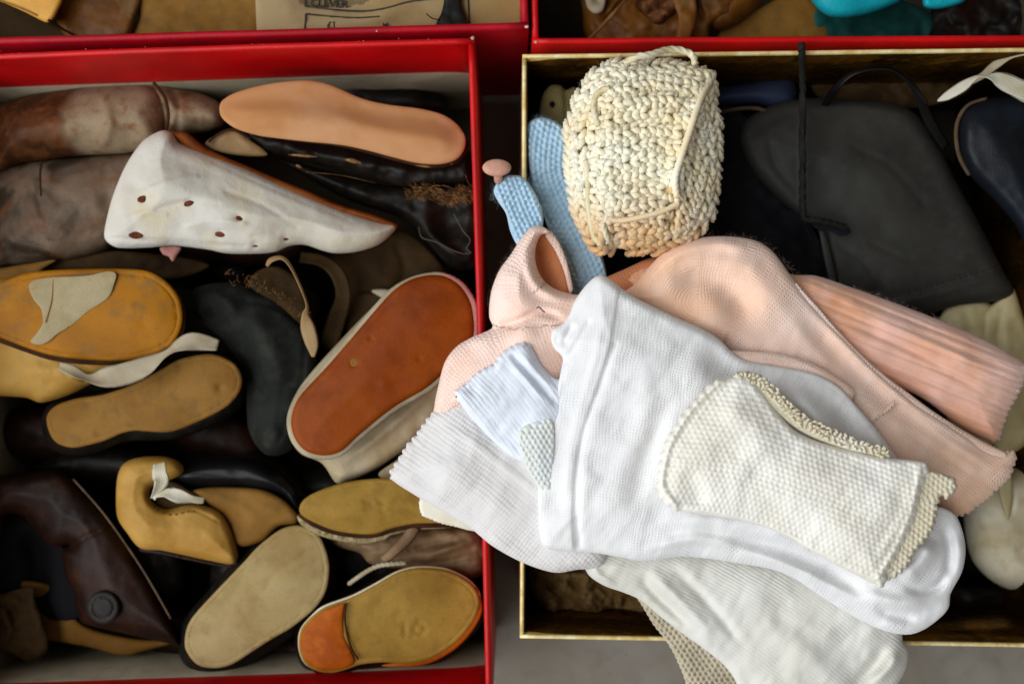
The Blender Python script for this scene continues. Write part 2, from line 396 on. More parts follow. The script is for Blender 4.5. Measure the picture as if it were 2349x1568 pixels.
M = dict(
 table=mat("table_laminate", "8f8980", "7f776b", 12, "5b5248", 90, .25, rough=.7, bump=.15, bscale=400),
 red=mat("red_glazed_paper", "c4040a", "ae0206", 25, "cc1010", 300, .2, rough=.45, bump=.3, bscale=1400, spec=.3),
 redpurple=mat("dusty_red_paper", "a90a1c", "940818", 30, "b01a2c", 300, .3, rough=.5, bump=.35, bscale=1400),
 scuff=mat("bare_card", "cbb4a4", "a07068", 500, rough=.9, bump=.6),
 lining=mat("cream_box_lining", "a89c84", "8b8069", 20, "6d5f48", 120, .3, rough=.85, bump=.25, bscale=700),
 gold=mat("gold_foil_board", "664614", "3d280a", 40, "a07c34", 250, .3, rough=.26, bump=.3, bscale=350, metal=.9),
 goldrim=mat("gold_rim", "e8d8a0", "cdb06a", 90, "f8f0c8", 300, .6, rough=.4, bump=.3, metal=.1),
 mottled=mat("mottled_worn_leather", "6a3f1e", "4c2a12", 60, "85502c", 150, .8, rough=.6, zone=("a28d70", 0, .004, .016), bump=.35, fbump=.5, bscale=900, thr=(.38, .6)),  # zone turns the leather paler toward the right
 mottled2=mat("mottled_grey_leather", "8a7460", "453a2e", 45, "84522c", 80, .7, rough=.55, bump=.35, fbump=.5, bscale=900, thr=(.4, .62)),
 peach=mat("peach_sole_leather", "cf9a6e", "c48a58", 25, "b0733c", 60, .35, rough=.5, bump=.15, bscale=1200),
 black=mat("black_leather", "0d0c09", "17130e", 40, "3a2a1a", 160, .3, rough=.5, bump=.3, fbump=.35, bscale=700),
 blackshine=mat("black_patent_leather", "0c0c0d", "141414", 40, rough=.34, bump=.1, fbump=.4, bscale=500),
 tanscuff=mat("torn_tan_leather", "9a6f3f", "5c3d1e", 200, "c09a63", 500, .5, rough=.85, bump=.8, bscale=1500),
 white=mat("white_kid_leather", "d4d0c6", "c2bbaa", 22, "cfbf92", 60, .6, rough=.75, spec=.1, bump=.4, fbump=.8, bscale=1500),
 hole=mat("brown_insole", "6b3a26", "4a2417", 300, rough=.8),
 orangesole=mat("orange_sole_edge", "93501f", "6e3613", 60, rough=.55, bump=.3),
 paletan=mat("pale_tan_leather", "b39468", "98764a", 40, rough=.6, bump=.3),
 ochre=mat("ochre_varnished_sole", "c07c08", "aa6c06", 30, "8a6a35", 100, .7, rough=.4, bump=.2, fbump=.3, bscale=1100),
 bare=mat("bare_worn_patch", "c6b690", "b5a47a", 60, "b5a68b", 200, .4, rough=.75, bump=.3),
 yellow=mat("yellow_kid_leather", "c4984a", "ab7e30", 28, "cc9a42", 120, .4, rough=.55, bump=.25, fbump=.4, bscale=1300),
 ribbonw=mat("ivory_ribbon", "bfb298", "a8987a", 60, rough=.75, bump=.4, bscale=1500),
 whiteribbon=mat("white_ribbon", "d6d2c2", "c2b998", 60, rough=.7, bump=.4, bscale=1500, knit=('rib', 6, 5, .3)),
 tan=mat("tan_sole_leather", "aa7c3a", "986a2a", 35, "806338", 140, .6, rough=.6, bump=.25, fbump=.3, bscale=1100),
 tanpale=mat("pale_sole_leather", "bba472", "ab905a", 30, "94784c", 90, .5, rough=.5, bump=.2, fbump=.3, bscale=1100),
 olive=mat("olive_tan_sole_leather", "b08a3c", "9c782e", 30, "86682c", 150, .5, rough=.5, bump=.25, fbump=.3, bscale=1100),
 heel=mat("orange_heel_leather", "a8530c", "934407", 40, "bd6a1c", 180, .4, rough=.45, bump=.2),
 brownsole=mat("russet_sole_leather", "9e4a0e", "8c3c0a", 22, "6b2f0c", 70, .5, rough=.38, bump=.2, fbump=.35, bscale=1000),
 canvas=mat("cream_kid_leather", "c2b394", "b09d78", 30, "a8845c", 80, .4, rough=.6, bump=.35, fbump=.5, bscale=1500),
 pinkedge=mat("pink_edging", "c08a80", "b07a70", 100, rough=.7, bump=.4),
 suede=mat("charcoal_suede", "2d302b", "1f221e", 30, "47473a", 140, .5, rough=.85, bump=.6, bscale=1500),
 darkbrown=mat("dark_brown_leather", "3d2012", "2a150a", 30, "5c3418", 90, .5, rough=.5, bump=.3, fbump=.35, bscale=900),
 button=mat("dark_button", "2b2724", "1c1815", 100, rough=.6, bump=.2),
 crumbs=mat("rough_welt", "b8a77c", "8f7a4e", 300, "d8cfb0", 800, .5, rough=.9, bump=.9, bscale=1600),
 wrinkled=mat("wrinkled_tan_leather", "967a58", "77593a", 30, "a88a60", 90, .5, rough=.6, bump=.4, fbump=1., bscale=1100, streak=("5e4630", .6, 6, .5)),
 seam=mat("dark_sole_seam", "3a2110", "2a170a", 100, rough=.7),
 yarncream=mat("cream_crochet_yarn", "eee2c8", "e2cea4", 18, "f0e8d8", 60, .6, zone=("c79c68", 1, -.018, -.052), rough=.42, bump=.4, bscale=2200, sheen=.2, sss=.3),
 yarnbase=mat("crochet_ground", "cdb88e", "b89c6c", 40, rough=.8, bump=.6, bscale=1500),
 yarnwhite=mat("silky_white_yarn", "e0d8be", "d0c296", 80, rough=.35, bump=.4, bscale=2200),
 blueknit=mat("pale_blue_wool", "a9c8dc", "9dbfd6", 30, "c0d8e6", 200, .4, rough=.85, bump=.8, bscale=1600, sheen=.3, sss=.15),
 greyblue=mat("grey_blue_wool", "7d98ac", "6e889c", 40, "9ab2c2", 200, .4, rough=.85, bump=.8, bscale=1600, sheen=.3),
 bluefib=mat("blue_fibre", "b5cfe0", rough=.8, bump=0), pinkfib=mat("pink_fibre", "e3c2b2", rough=.8, bump=0), whitefib=mat("white_fibre", "e6e6e2", rough=.8, bump=0),
 pinkbutton=mat("pink_plastic_button", "c79a86", "b88874", 200, rough=.3, bump=0, sss=.3),
 yellowknit=mat("yellowed_wool", "94875a", "7c6f46", 60, rough=.9, bump=.9, bscale=1500, knit=('rib', 8, 7, .8)),
 greyleather=mat("charcoal_kid_leather", "3a3935", "2e2d2a", 14, "474541", 220, .3, rough=.62, bump=.35, fbump=.3, bscale=1300),
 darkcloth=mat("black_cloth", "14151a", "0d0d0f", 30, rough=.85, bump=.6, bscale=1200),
 blackcord=mat("black_cord", "1e1f1b", "131410", 200, rough=.8, bump=.8, bscale=1600),
 navy=mat("navy_leather", "20262f", "161a20", 25, "2a313b", 160, .3, rough=.45, bump=.25, fbump=.3, bscale=1100),
 navysatin=mat("navy_satin", "2f3850", "232a3e", 30, rough=.5, bump=.3),
 brownpipe=mat("brown_piping", "5d4a38", "46382b", 100, rough=.7),
 creamleather=mat("ivory_kid_leather", "c4b78c", "b0a070", 20, "d6cda8", 70, .5, rough=.5, bump=.2, fbump=.5, bscale=1200),
 creamwhite=mat("cream_white_kid_leather", "d4cdb4", "b5a478", 18, "8c6a45", 160, .3, rough=.45, bump=.2, fbump=.5, bscale=1200),
 fuzzybrown=mat("shaggy_brown_suede", "84663a", "5f4523", 60, "a3865a", 180, .6, rough=.95, bump=1., fbump=1.2, bscale=900),
 brownboot=mat("brown_boot_leather", "7d4d17", "5f3810", 35, "8f7048", 110, .6, rough=.5, bump=.3, fbump=.8, bscale=800),
 brightan=mat("bright_tan_leather", "d6a24d", "c58f3b", 30, rough=.5, bump=.2),
 cyan=mat("turquoise_leather", "12a6b4", "0c8fa0", 40, "2bc0c6", 150, .4, rough=.4, bump=.25),
 teal=mat("dark_teal_lining", "0f4b45", "0a3834", 40, rough=.7),
 paper=mat("printed_kraft_paper", "b39a72", "a08250", 16, "8f7350", 60, .4, rough=.75, bump=.3, bscale=700),
 ink=mat("black_print", "3a3630", "2b2824", 300, rough=.8, bump=.1),
 whiteknit=mat("white_fine_knit", "e6e6e6", "dfdfe0", 14, rough=.85, bump=.25, bscale=1800, knit=('stock', 7.5, 6.5, .42), sheen=.3, sss=.15, bdist=.00035, fbump=.4),
 whiterib=mat("white_ribbed_knit", "d9d7d6", "cfcbc8", 14, rough=.85, bump=.3, bscale=1800, knit=('rib', 8, 11, .38), sheen=.3, sss=.15, bdist=.0005, fbump=.35),
 bluewhite=mat("bright_white_knit", "dde3ec", "d5dbe6", 14, rough=.85, bump=.3, bscale=1800, knit=('rib', 6, 10, .4), sheen=.15, sss=.3, bdist=.0005),
 sheer=mat("ivory_fine_rib_knit", "dad9d3", "cccabf", 14, rough=.8, bump=.25, bscale=1800, knit=('rib', 30, 8, .28), sheen=.3, sss=.15, bdist=.0004, fbump=.4),
 creammesh=mat("ivory_mesh_knit", "eceae3", "e3dfd2", 20, rough=.85, bump=.5, bscale=2000, sheen=.15, sss=.2),
 openwork=mat("beige_openwork_knit", "b8ae98", "a39a84", 40, rough=.85, bump=.5, bscale=1800, sss=.1),
 lacetrim=mat("yellowed_crochet_trim", "ddd8c8", "d2c9b0", 60, rough=.8, bump=.6, bscale=2000),
 pinkknit=mat("pale_pink_silk_knit", "e2c4b8", "deb498", 10, "e6d0c8", 60, .4, rough=.55, bump=.25, bscale=1800, knit=('stock', 6.5, 7.5, .5), sheen=.2, sss=.25, bdist=.0004),
 pinkpale=mat("shell_pink_silk_knit", "e2c8be", "dcb8a4", 12, "e0cac0", 70, .4, rough=.5, bump=.25, bscale=1800, knit=('stock', 8, 8.5, .7), sheen=.2, sss=.25, bdist=.00045),
 salmon=mat("salmon_ribbed_wool", "e2b8a8", "d69a70", 12, "e6c2ba", 60, .5, rough=.8, bump=.5, bscale=1800, knit=('rib', 60, 14, .35), sheen=.3, sss=.2, bdist=.0006, streak=("bd7450", .25, 7, .12)),
 peachin=mat("peach_sock_inside", "c98660", "bd7648", 20, rough=.8, bump=.4, bscale=1800, knit=('stock', 7, 7, .5), sss=.3),
 palegreen=mat("pale_green_lace_knit", "d8dad0", "cfd6d8", 30, rough=.85, bump=.4, bscale=1800),
 deepbrown=mat("deep_brown_insole", "4a3720", "38280f", 30, "5e4526", 90, .5, rough=.7, bump=.3, fbump=.3),
 olivelining=mat("dark_olive_lining", "3b3424", "2e281b", 20, rough=.8),
 dust=mat("grey_speck", "4a453c"), thread=mat("blue_thread", "3a3f66"), greythread=mat("grey_thread", "6d6455"),
)

# ------------------------------------------------------------------ setting: the table
for k in ('bluefib', 'pinkfib', 'whitefib'):     # loose fibres let light through
    nt = M[k].node_tree; b = nt.nodes["Principled BSDF"]; tr = nt.nodes.new("ShaderNodeBsdfTranslucent"); mx = nt.nodes.new("ShaderNodeMixShader")
    tr.inputs[0].default_value = b.inputs['Base Color'].default_value; mx.inputs[0].default_value = .5
    nt.links.new(b.outputs[0], mx.inputs[1]); nt.links.new(tr.outputs[0], mx.inputs[2]); nt.links.new(mx.outputs[0], nt.nodes["Material Output"].inputs[0])
def slab(name, x0, y0, x1, y1, z0, z1, m, parent=None, kind=None, label=None):
    v = [(x0, y0, z0), (x1, y0, z0), (x1, y1, z0), (x0, y1, z0), (x0, y0, z1), (x1, y0, z1), (x1, y1, z1), (x0, y1, z1)]
    f = [(0, 3, 2, 1), (4, 5, 6, 7), (0, 1, 5, 4), (1, 2, 6, 5), (2, 3, 7, 6), (3, 0, 4, 7)]
    return link(name, v, f, m, parent, False, None, label, kind)
slab("table_top", -.62, -.48, .62, .48, -.02, 0, M['table'], kind='structure')
sp = []
for (x, y) in [(1435, 1500), (1726+570*.2667, 1150+1420*.2667), (1170, 1510), (2210, 1545), (1270, 1540), (1400, 1545)]+[(rng.uniform(1140, 1185), rng.uniform(300, 1540)) for _ in range(8)]:
    c = P((x-1174)*.785+1174+0*y, 784+(y-784)*1.0, 0.0006)
    c = P(x, y, .0005); r = rng.uniform(.25, .6)/1000
    o = []; 
    for k in range(7): o.append((c[0]+r*math.cos(k*.9)*rng.uniform(.6, 1.2), c[1]+r*math.sin(k*.9)*rng.uniform(.6, 1.2), .0002))
    o.append((c[0], c[1], .0006)); sp.append((o, [[k, (k+1) % 7, 7] for k in range(7)]))
props(joined("crumbs", sp, M['dust']), kind='stuff', label=None)

# ------------------------------------------------------------------ boxes
def wall_geo(a, b, zt, t, inward, bow=0., n=30, round_=True, z0=.0005):
    """upright card wall from corner a to corner b (metres, outer line), rounded rim"""
    a = np.array(a); b = np.array(b); d = b-a; L = np.linalg.norm(d); d /= L; nrm = np.array(inward)
    prof = [(0, z0), (0, zt*.5), (0, zt-t*.45)]+[(t*.5-t*.5*math.cos(k*math.pi/6), zt-t*.45+t*.45*math.sin(k*math.pi/6)) for k in range(1, 6)]+[(t, zt-t*.45), (t, zt*.5), (t, z0)]
    co = []; fa = []; m = len(prof)
    for i in range(n+1):
        s = i/n; off = bow*math.sin(math.pi*s)+.00035*float(vnoise(np.array([s*40.]), np.array([L*10]), 5.)[0])*min(1, 8*s, 8*(1-s))
        dz = .0005*float(vnoise(np.array([s*60.]), np.array([L*33]), 6., 4)[0])
        for (w_, z) in prof:
            q = a+d*L*s+nrm*(w_+off*(z/zt)); co.append((q[0], q[1], z+(dz if z > zt*.9 else 0)))
    for i in range(n):
        for k in range(m-1): fa.append([i*m+k, (i+1)*m+k, (i+1)*m+k+1, i*m+k+1])
    fa.append(list(range(m))); fa.append([n*m+k for k in range(m)][::-1])
    return co, fa
def lining_geo(a, b, t, inward, ztop, dip, n=40, ends=(1, 1), inset=.0006):
    a = np.array(a); b = np.array(b); d = b-a; L = np.linalg.norm(d); d /= L; nrm = np.array(inward); co = []; fa = []
    for i in range(n+1):
        s = i/n; x = s*L; e = min(x if ends[0] else 9, (L-x) if ends[1] else 9)
        zt = ztop-dip*math.exp(-max(e-t, 0)/.006)
        for (w_, z) in ((t+inset, zt), (t+inset, zt*.5), (t+inset, .002)):
            q = a+d*x+nrm*w_; co.append((q[0], q[1], z))
        q = a+d*x+nrm*(t-.0002); co.append((q[0], q[1], zt))
    m = 4
    for i in range(n):
        for k, l in ((0, 1), (1, 2), (3, 0)): fa.append([i*m+k, (i+1)*m+k, (i+1)*m+l, i*m+l])
    return co, fa
def box(label, corners, zt, t, red, lip, lining_m, scuffs=(), bow=0., name="cardboard_box"):
    """corners in layout units at rim height, clockwise in the picture from top left"""
    C = [np.array(P(x, y, zt)[:2]) for x, y in corners]; cen = sum(C)/4
    mid = cen; root = bpy.data.objects.new(name, None); COL.objects.link(root); root.location = (mid[0], mid[1], 0)
    props(root, label, "box")
    for i in range(4):
        a, b = C[i], C[(i+1) % 4]; d = (b-a)/np.linalg.norm(b-a); nrm = np.array([-d[1], d[0]])
        if np.dot(nrm, cen-a) < 0: nrm = -nrm
        # the long walls run through, the short ones butt between them
        if i % 2 == 1: a2, b2 = a+d*(t+.00005), b-d*(t+.00005)
        else: a2, b2 = a, b
        co, fa = wall_geo(a2, b2, zt, t, nrm, bow)
        wl = link("side_wall", co, fa, red, root)
        if lip:
            co, fa = lining_geo(a, b, t, nrm, zt-lip, .004); link("lining", co, fa, lining_m, wl)
    q = [(c[0]*.985+cen[0]*.015, c[1]*.985+cen[1]*.015) for c in C]
    v = [(x, y, .0006) for x, y in q]+[(x, y, .002) for x, y in q]
    link("bottom_panel", v, [(4, 5, 6, 7), (0, 3, 2, 1), (0, 1, 5, 4), (1, 2, 6, 5), (2, 3, 7, 6), (3, 0, 4, 7)], M['olivelining'], root, False)  # floor coloured dark to stand in for shade in the gaps
    for (x, y, r) in scuffs:
        pts = [(x+r*rng.uniform(.5, 1.2)*math.cos(k*.785), y+r*rng.uniform(.5, 1.2)*math.sin(k*.785)) for k in range(8)]
        pillow("worn_corner", pts, zt*1000+.25, .5, M['scuff'], root, edge=3, step=3)
    return root
box("bright red cardboard box holding the worn leather baby shoes, in front at left", [(-240, 131), (1088, 85), (1129, 1618), (-199, 1664)], .115, .0031, M['red'], .043, M['lining'], scuffs=[(1084, 88, 5)], bow=-.0007)
g = []
def flake(x, y, z, r):
    c = P(x, y, z); o = [(c[0]+r*math.cos(k*1.05)*rng.uniform(.5, 1.3), c[1]+r*math.sin(k*1.05)*rng.uniform(.5, 1.8), c[2]-.0003) for k in range(6)]+[(c[0], c[1], c[2]+.00012)]
    return o, [[k, (k+1) % 6, 6] for k in range(6)]
for _ in range(90):
    t = rng.rand(); g.append(flake(1077.5+41*t+rng.uniform(-1, 1.5), 100+1480*t, .1146, rng.uniform(.08, .22)/1000))
for _ in range(40):
    t = rng.rand(); g.append(flake(0+1080*t, 119-36*t+rng.uniform(-2, 12), .1151, rng.uniform(.08, .2)/1000))
joined("worn_flakes", g, M['scuff'], bpy.data.objects['cardboard_box'])
box("dull red cardboard box behind, holding the sheet of printed paper", [(-400, -1385), (1163, -1452), (1213, 66), (-350, 112)], .113, .0034, M['redpurple'], .03, M['lining'], scuffs=[(1207, 62, 5), (864, 72, 3)])
box("red cardboard box at top right holding the turquoise shoe", [(1188, -1450), (2480, -1420), (2480, 94), (1221, 101)], .111, .0030, M['red'], .03, M['olivelining'], scuffs=[(1229, 96, 4)])
box("box with thin gold rim holding the dark shoes under the heap of socks", [(1198, 124), (2465, 107), (2465, 1487), (1192, 1464)], .112, .0019, M['goldrim'], .0014, M['gold'], name="gold_box")

# ------------------------------------------------------------------ shoes in the front left box
T = thing("leather_shoe", "mottled brown leather shoe in the back left corner, paler toward its right end", "shoe", 200, 280, 40)
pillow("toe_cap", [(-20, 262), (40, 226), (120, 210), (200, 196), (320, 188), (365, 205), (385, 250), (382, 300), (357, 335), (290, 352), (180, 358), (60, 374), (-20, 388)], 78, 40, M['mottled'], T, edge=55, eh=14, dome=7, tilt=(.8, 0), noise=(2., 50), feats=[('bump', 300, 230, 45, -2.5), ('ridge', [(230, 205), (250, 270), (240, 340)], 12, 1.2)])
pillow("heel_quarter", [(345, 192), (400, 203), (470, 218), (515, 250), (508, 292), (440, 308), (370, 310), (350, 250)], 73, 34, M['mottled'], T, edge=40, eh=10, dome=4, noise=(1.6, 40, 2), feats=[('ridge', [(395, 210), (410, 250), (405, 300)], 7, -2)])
ribbon("seam_binding", [(352, 190, 86, 8), (378, 225, 87, 8), (386, 270, 86, 8), (378, 310, 82, 8)], M['seam'], T, .8)
T = thing("leather_shoe", "mottled grey brown leather shoe by the left wall, half under the white punched shoe", "shoe", 150, 480, 40)
pillow("toe_cap", [(-25, 410), (30, 380), (100, 366), (200, 358), (300, 350), (345, 352), (330, 420), (300, 520), (250, 575), (160, 605), (40, 615), (-25, 612)], 76, 42, M['mottled2'], T, edge=60, eh=16, dome=7, noise=(2.2, 50, 5), feats=[('bump', 130, 520, 40, 2.5), ('ridge', [(95, 372), (90, 450), (100, 520)], 8, -1.2), ('ridge', [(230, 365), (250, 430), (230, 500)], 14, -1.4)])
ribbon("back_seam", [(96, 368, 82.5, 5), (92, 400, 85, 5), (94, 450, 87, 5)], M['seam'], T, .5)

T = thing("baby_shoe", "worn black baby shoe lying sole up with a clean smooth peach leather sole", "shoe", 800, 300, 50)
pillow("upper", [(540, 285), (600, 300), (700, 322), (840, 345), (960, 372), (1040, 366), (1078, 345), (1084, 390), (1080, 420), (1010, 425), (930, 430), (860, 412), (760, 385), (660, 362), (600, 345)], 84, 40, M['black'], T, edge=26, eh=10, noise=(4, 40), feats=[('ridge', [(620, 330), (800, 370), (1000, 400)], 12, 2), ('ridge', [(700, 350), (760, 400)], 9, -2)])
s = pillow("sole", [(503, 252), (508, 233), (535, 215), (590, 198), (650, 188), (710, 185), (760, 196), (830, 226), (890, 240), (960, 249), (1012, 262), (1048, 285), (1067, 315), (1064, 345), (1045, 367), (1010, 377), (960, 375), (900, 361), (840, 345), (780, 333), (700, 325), (630, 317), (590, 311), (540, 295), (510, 272)], 97, 5, M['peach'], T, edge=10, eh=1.6, dome=4, tilt=(0, -1.5), step=8, noise=(.5, 120), feats=[('side', [(500, 262), (650, 254), (760, 268), (900, 290), (1050, 300)], 32, 5.5)])
for k, (x0, y0, x1, y1) in enumerate([(660, 352, 730, 362), (680, 372, 690, 390), (790, 360, 830, 378), (950, 378, 1000, 384), (1000, 384, 1055, 366)]):
    cx, cy = (x0+x1)/2, (y0+y1)/2; hx = max(abs(x1-x0)/2, 8); hy = 4+2*(k == 2)
    pillow("scuff", [(cx-hx, cy-hy*.5), (cx-hx*.3, cy-hy), (cx+hx*.5, cy-hy*.3), (cx+hx, cy+(y1-y0)*.3), (cx+hx*.2, cy+hy), (cx-hx*.5, cy+hy*.4)], 92 if k < 3 else 94, 2, M['tanscuff'], T, edge=4, step=4)
pillow("sole_edge", [(650, 321), (780, 338), (900, 368), (965, 383), (1015, 385), (1055, 370), (1075, 340), (1068, 320), (1056, 350), (1010, 370), (940, 362), (780, 330)], 94.0, 5, M['seam'], T, edge=5, step=6)
T = thing("leather_shoe", "battered black leather shoe with torn stitching and loose brown threads by the right wall", "shoe", 950, 500, 40)
pillow("upper", [(640, 365), (760, 395), (860, 420), (960, 430), (1060, 420), (1090, 430), (1098, 520), (1095, 600), (1060, 622), (1020, 600), (985, 560), (950, 520), (905, 495), (800, 460), (700, 405)], 76, 48, M['black'], T, edge=30, eh=12, noise=(3.5, 60, 3), feats=[('bump', 1030, 510, 40, -7), ('ridge', [(950, 470), (1000, 440), (1090, 440)], 10, 3), ('ridge', [(960, 520), (1010, 560), (1070, 600)], 10, 3)])
for i, pp in enumerate([[(960, 520, 80), (968, 545, 82), (1000, 555, 83), (1040, 575, 83), (1065, 583, 83)], [(1040, 490, 82), (1062, 530, 84), (1078, 550, 84), (1070, 570, 84), (1080, 580, 84), (1066, 582, 84)]]):
    tube("loose_thread", pp, .22, M['greythread'], T, seg=5)
for (a, b, c) in [((1000, 455, 86), (1040, 448, 88), (1072, 472, 86)), ((980, 438, 86), (1000, 425, 90), (1050, 435, 86)), ((1015, 425, 86), (1035, 432, 91), (1055, 462, 87)), ((700, 395, 84), (780, 402, 86), (860, 420, 84)), ((1067, 400, 92), (1078, 425, 93), (1100, 420, 92))]:
    tube("hair_thread", [a, b, c], .1, M['tanscuff'], T, seg=4)
g = []
for _ in range(420):
    x = rng.uniform(945, 1090); y = 447+rng.uniform(-14, 14)+8*math.sin(x*.05); a = rng.uniform(-.5, .5)+(math.pi if rng.rand() < .5 else 0); L = rng.uniform(8, 26)
    g.append(tube_geo([(x, y, 80+rng.uniform(0, 5)), (x+L*.5*math.cos(a), y+L*.5*math.sin(a), 83+rng.uniform(0, 4)), (x+L*math.cos(a+.4), y+L*math.sin(a+.4), 82+rng.uniform(0, 3))], .13, seg=3, sub=2))
joined("frayed_leather", g, M['tanscuff'], T)

T = thing("baby_shoe", "small white kid leather shoe on its side with punched oval holes", "shoe", 560, 470, 60)
pillow("sole", [(385, 300), (400, 302), (430, 306), (472, 338), (520, 362), (560, 378), (640, 412), (700, 436), (780, 470), (860, 494), (912, 516), (905, 524), (820, 500), (700, 460), (560, 400), (440, 350)], 93, 9, M['orangesole'], T, edge=12, eh=4, noise=(1, 40))
W = pillow("upper", [(370, 300), (395, 305), (412, 328), (470, 352), (560, 385), (660, 430), (780, 480), (870, 508), (908, 515), (904, 530), (870, 560), (820, 577), (770, 581), (740, 575), (700, 562), (665, 564), (630, 578), (580, 582), (520, 581), (480, 573), (420, 565), (390, 563), (340, 568), (270, 568), (243, 552), (239, 532), (252, 472), (270, 420), (295, 368), (330, 322)], 98, 30, M['white'], T, edge=32, eh=9, dome=8, tilt=(-.4, -.4), step=5, noise=(1.1, 70, 9),
     feats=[('ridge', [(300, 470), (360, 440), (430, 410), (520, 420)], 22, 1.0), ('ridge', [(330, 500), (420, 470), (520, 480), (600, 540)], 14, -.8), ('ridge', [(420, 380), (480, 430), (620, 470)], 26, -.6), ('ridge', [(400, 530), (470, 515), (560, 520), (640, 560)], 12, .8),
            ('ridge', [(700, 470), (760, 520), (800, 570)], 26, .8), ('ridge', [(240, 545), (380, 553), (560, 566)], 4, -1.), ('ridge', [(330, 440), (380, 418), (450, 405)], 5, .7), ('ridge', [(360, 480), (430, 462), (500, 470)], 5, -.6), ('ridge', [(430, 520), (480, 505), (560, 512)], 5, .7), ('ridge', [(520, 440), (600, 470), (680, 520)], 6, -.6), ('ridge', [(290, 500), (330, 488), (380, 492)], 5, .6), ('ridge', [(580, 540), (660, 548), (720, 560)], 4, -.7), ('ridge', [(395, 325), (500, 378), (640, 440), (800, 505)], 3, -.5), ('ridge', [(280, 400), (330, 440), (350, 430)], 16, -.8)]
     +[('bump', x, y, 8, -1.0) for x, y in ((327, 457), (433, 465), (547, 501), (504, 537), (311, 539), (584, 562), (653, 547))])
for i, (x, y, rx, ry, a) in enumerate([(327, 457, 13, 8, -.2), (433, 465, 14, 8, -.4), (547, 501, 11, 6, .4), (504, 537, 12, 7, .1), (311, 539, 17, 9, .05), (584, 562, 10, 5, 0), (653, 547, 9, 5, .1)]):
    pts = [(x+rx*math.cos(t)*math.cos(a)-ry*math.sin(t)*math.sin(a), y+rx*math.cos(t)*math.sin(a)+ry*math.sin(t)*math.cos(a)) for t in np.linspace(0, 6.28, 10)[:-1]]
    # seat the dark insole just proud of the bottom of the punched hole
    vs = np.array([v.co[:] for v in W.data.vertices])+np.array(T.location)
    pp = np.array(P(x, y, .105)); k = np.argmin(((vs[:, :2]-pp[:2])**2).sum(1)+(vs[:, 2] < .085)*1.)
    pillow("punched_hole", pts, vs[k, 2]*1000+.7, .6, M['hole'], T, edge=3, eh=.3, step=4)
T = thing("leather_scrap", "light tan leather tongue poking out between the white shoe and the peach sole", "leather scrap", 545, 340, 60)
pillow("tongue", [(470, 330), (500, 308), (535, 298), (575, 322), (614, 355), (560, 358), (500, 348)], 84, 14, M['paletan'], T, edge=10, noise=(2, 40))
ribbon("edge_binding", [(478, 326, 85.5, 6), (505, 306, 85.5, 6), (536, 298, 85.5, 6), (576, 320, 85.5, 6)], M['seam'], T, .6)

T = thing("baby_shoe", "baby shoe with ochre varnished sole up and a bare pale patch worn across the sole", "shoe", 200, 760, 50)
pillow("upper", [(-25, 660), (100, 640), (300, 640), (410, 700), (400, 780), (330, 835), (200, 860), (215, 875), (200, 885), (160, 905), (95, 923), (60, 912), (0, 908), (-25, 906)], 84, 34, M['yellow'], T, edge=36, eh=9, dome=3, noise=(2, 60, 4), tilt=(0, -1.), feats=[('ridge', [(20, 860), (120, 850), (200, 880)], 20, 2)])
pillow("welt", [(-25, 650), (0, 648), (60, 628), (150, 620), (272, 616), (342, 621), (384, 645), (414, 680), (426, 722), (421, 764), (396, 802), (352, 824), (290, 836), (200, 836), (118, 826), (55, 806), (0, 786), (-25, 778)], 92.4, 4, M['seam'], T, edge=6, eh=1.2, tilt=(0, -.8))
pillow("sole", [(-25, 652), (0, 647), (60, 626), (150, 618), (270, 616), (340, 622), (380, 645), (409, 680), (419, 720), (414, 758), (390, 794), (350, 814), (290, 826), (200, 825), (120, 815), (60, 797), (0, 774), (-25, 768)], 94.6, 4, M['ochre'], T, edge=8, eh=1.5, dome=1.5, tilt=(0, -.8), noise=(.5, 90), feats=[('inset', 13, 1.8, -.5), ('bump', 330, 740, 14, -.5), ('bump', 300, 700, 8, .4)])
pillow("bare_patch", [(66, 655), (80, 642), (120, 636), (200, 632), (248, 622), (266, 628), (262, 650), (248, 682), (200, 715), (165, 745), (132, 765), (112, 782), (90, 790), (70, 783), (84, 765), (98, 740), (94, 708), (76, 685)], 96.15, .4, M['bare'], T, edge=3, eh=.15, tilt=(0, -.8), ctr=(200, 720), step=6)
ribbon("patch_crease", [(122, 640, 96.7, 2.5), (118, 690, 96.6, 2.5), (104, 740, 96.3, 2.5)], M['tan'], T, .2)
T = thing("ribbon_tie", "crumpled ivory ribbon tie trailing under the ochre soled shoe", "ribbon", 300, 850, 70)
ribbon("ribbon_band", [(138, 838, 97, 14, 0), (165, 850, 99, 26, 15), (200, 868, 98, 22, 40), (240, 866, 98, 46, 10), (290, 856, 98, 52, -10), (340, 838, 98, 44, 10), (385, 812, 98, 26, 45), (415, 792, 98, 34, 20), (450, 782, 97, 42, -10), (500, 792, 94, 26, 10)], M['ribbonw'], T, .5, curl=1.2)

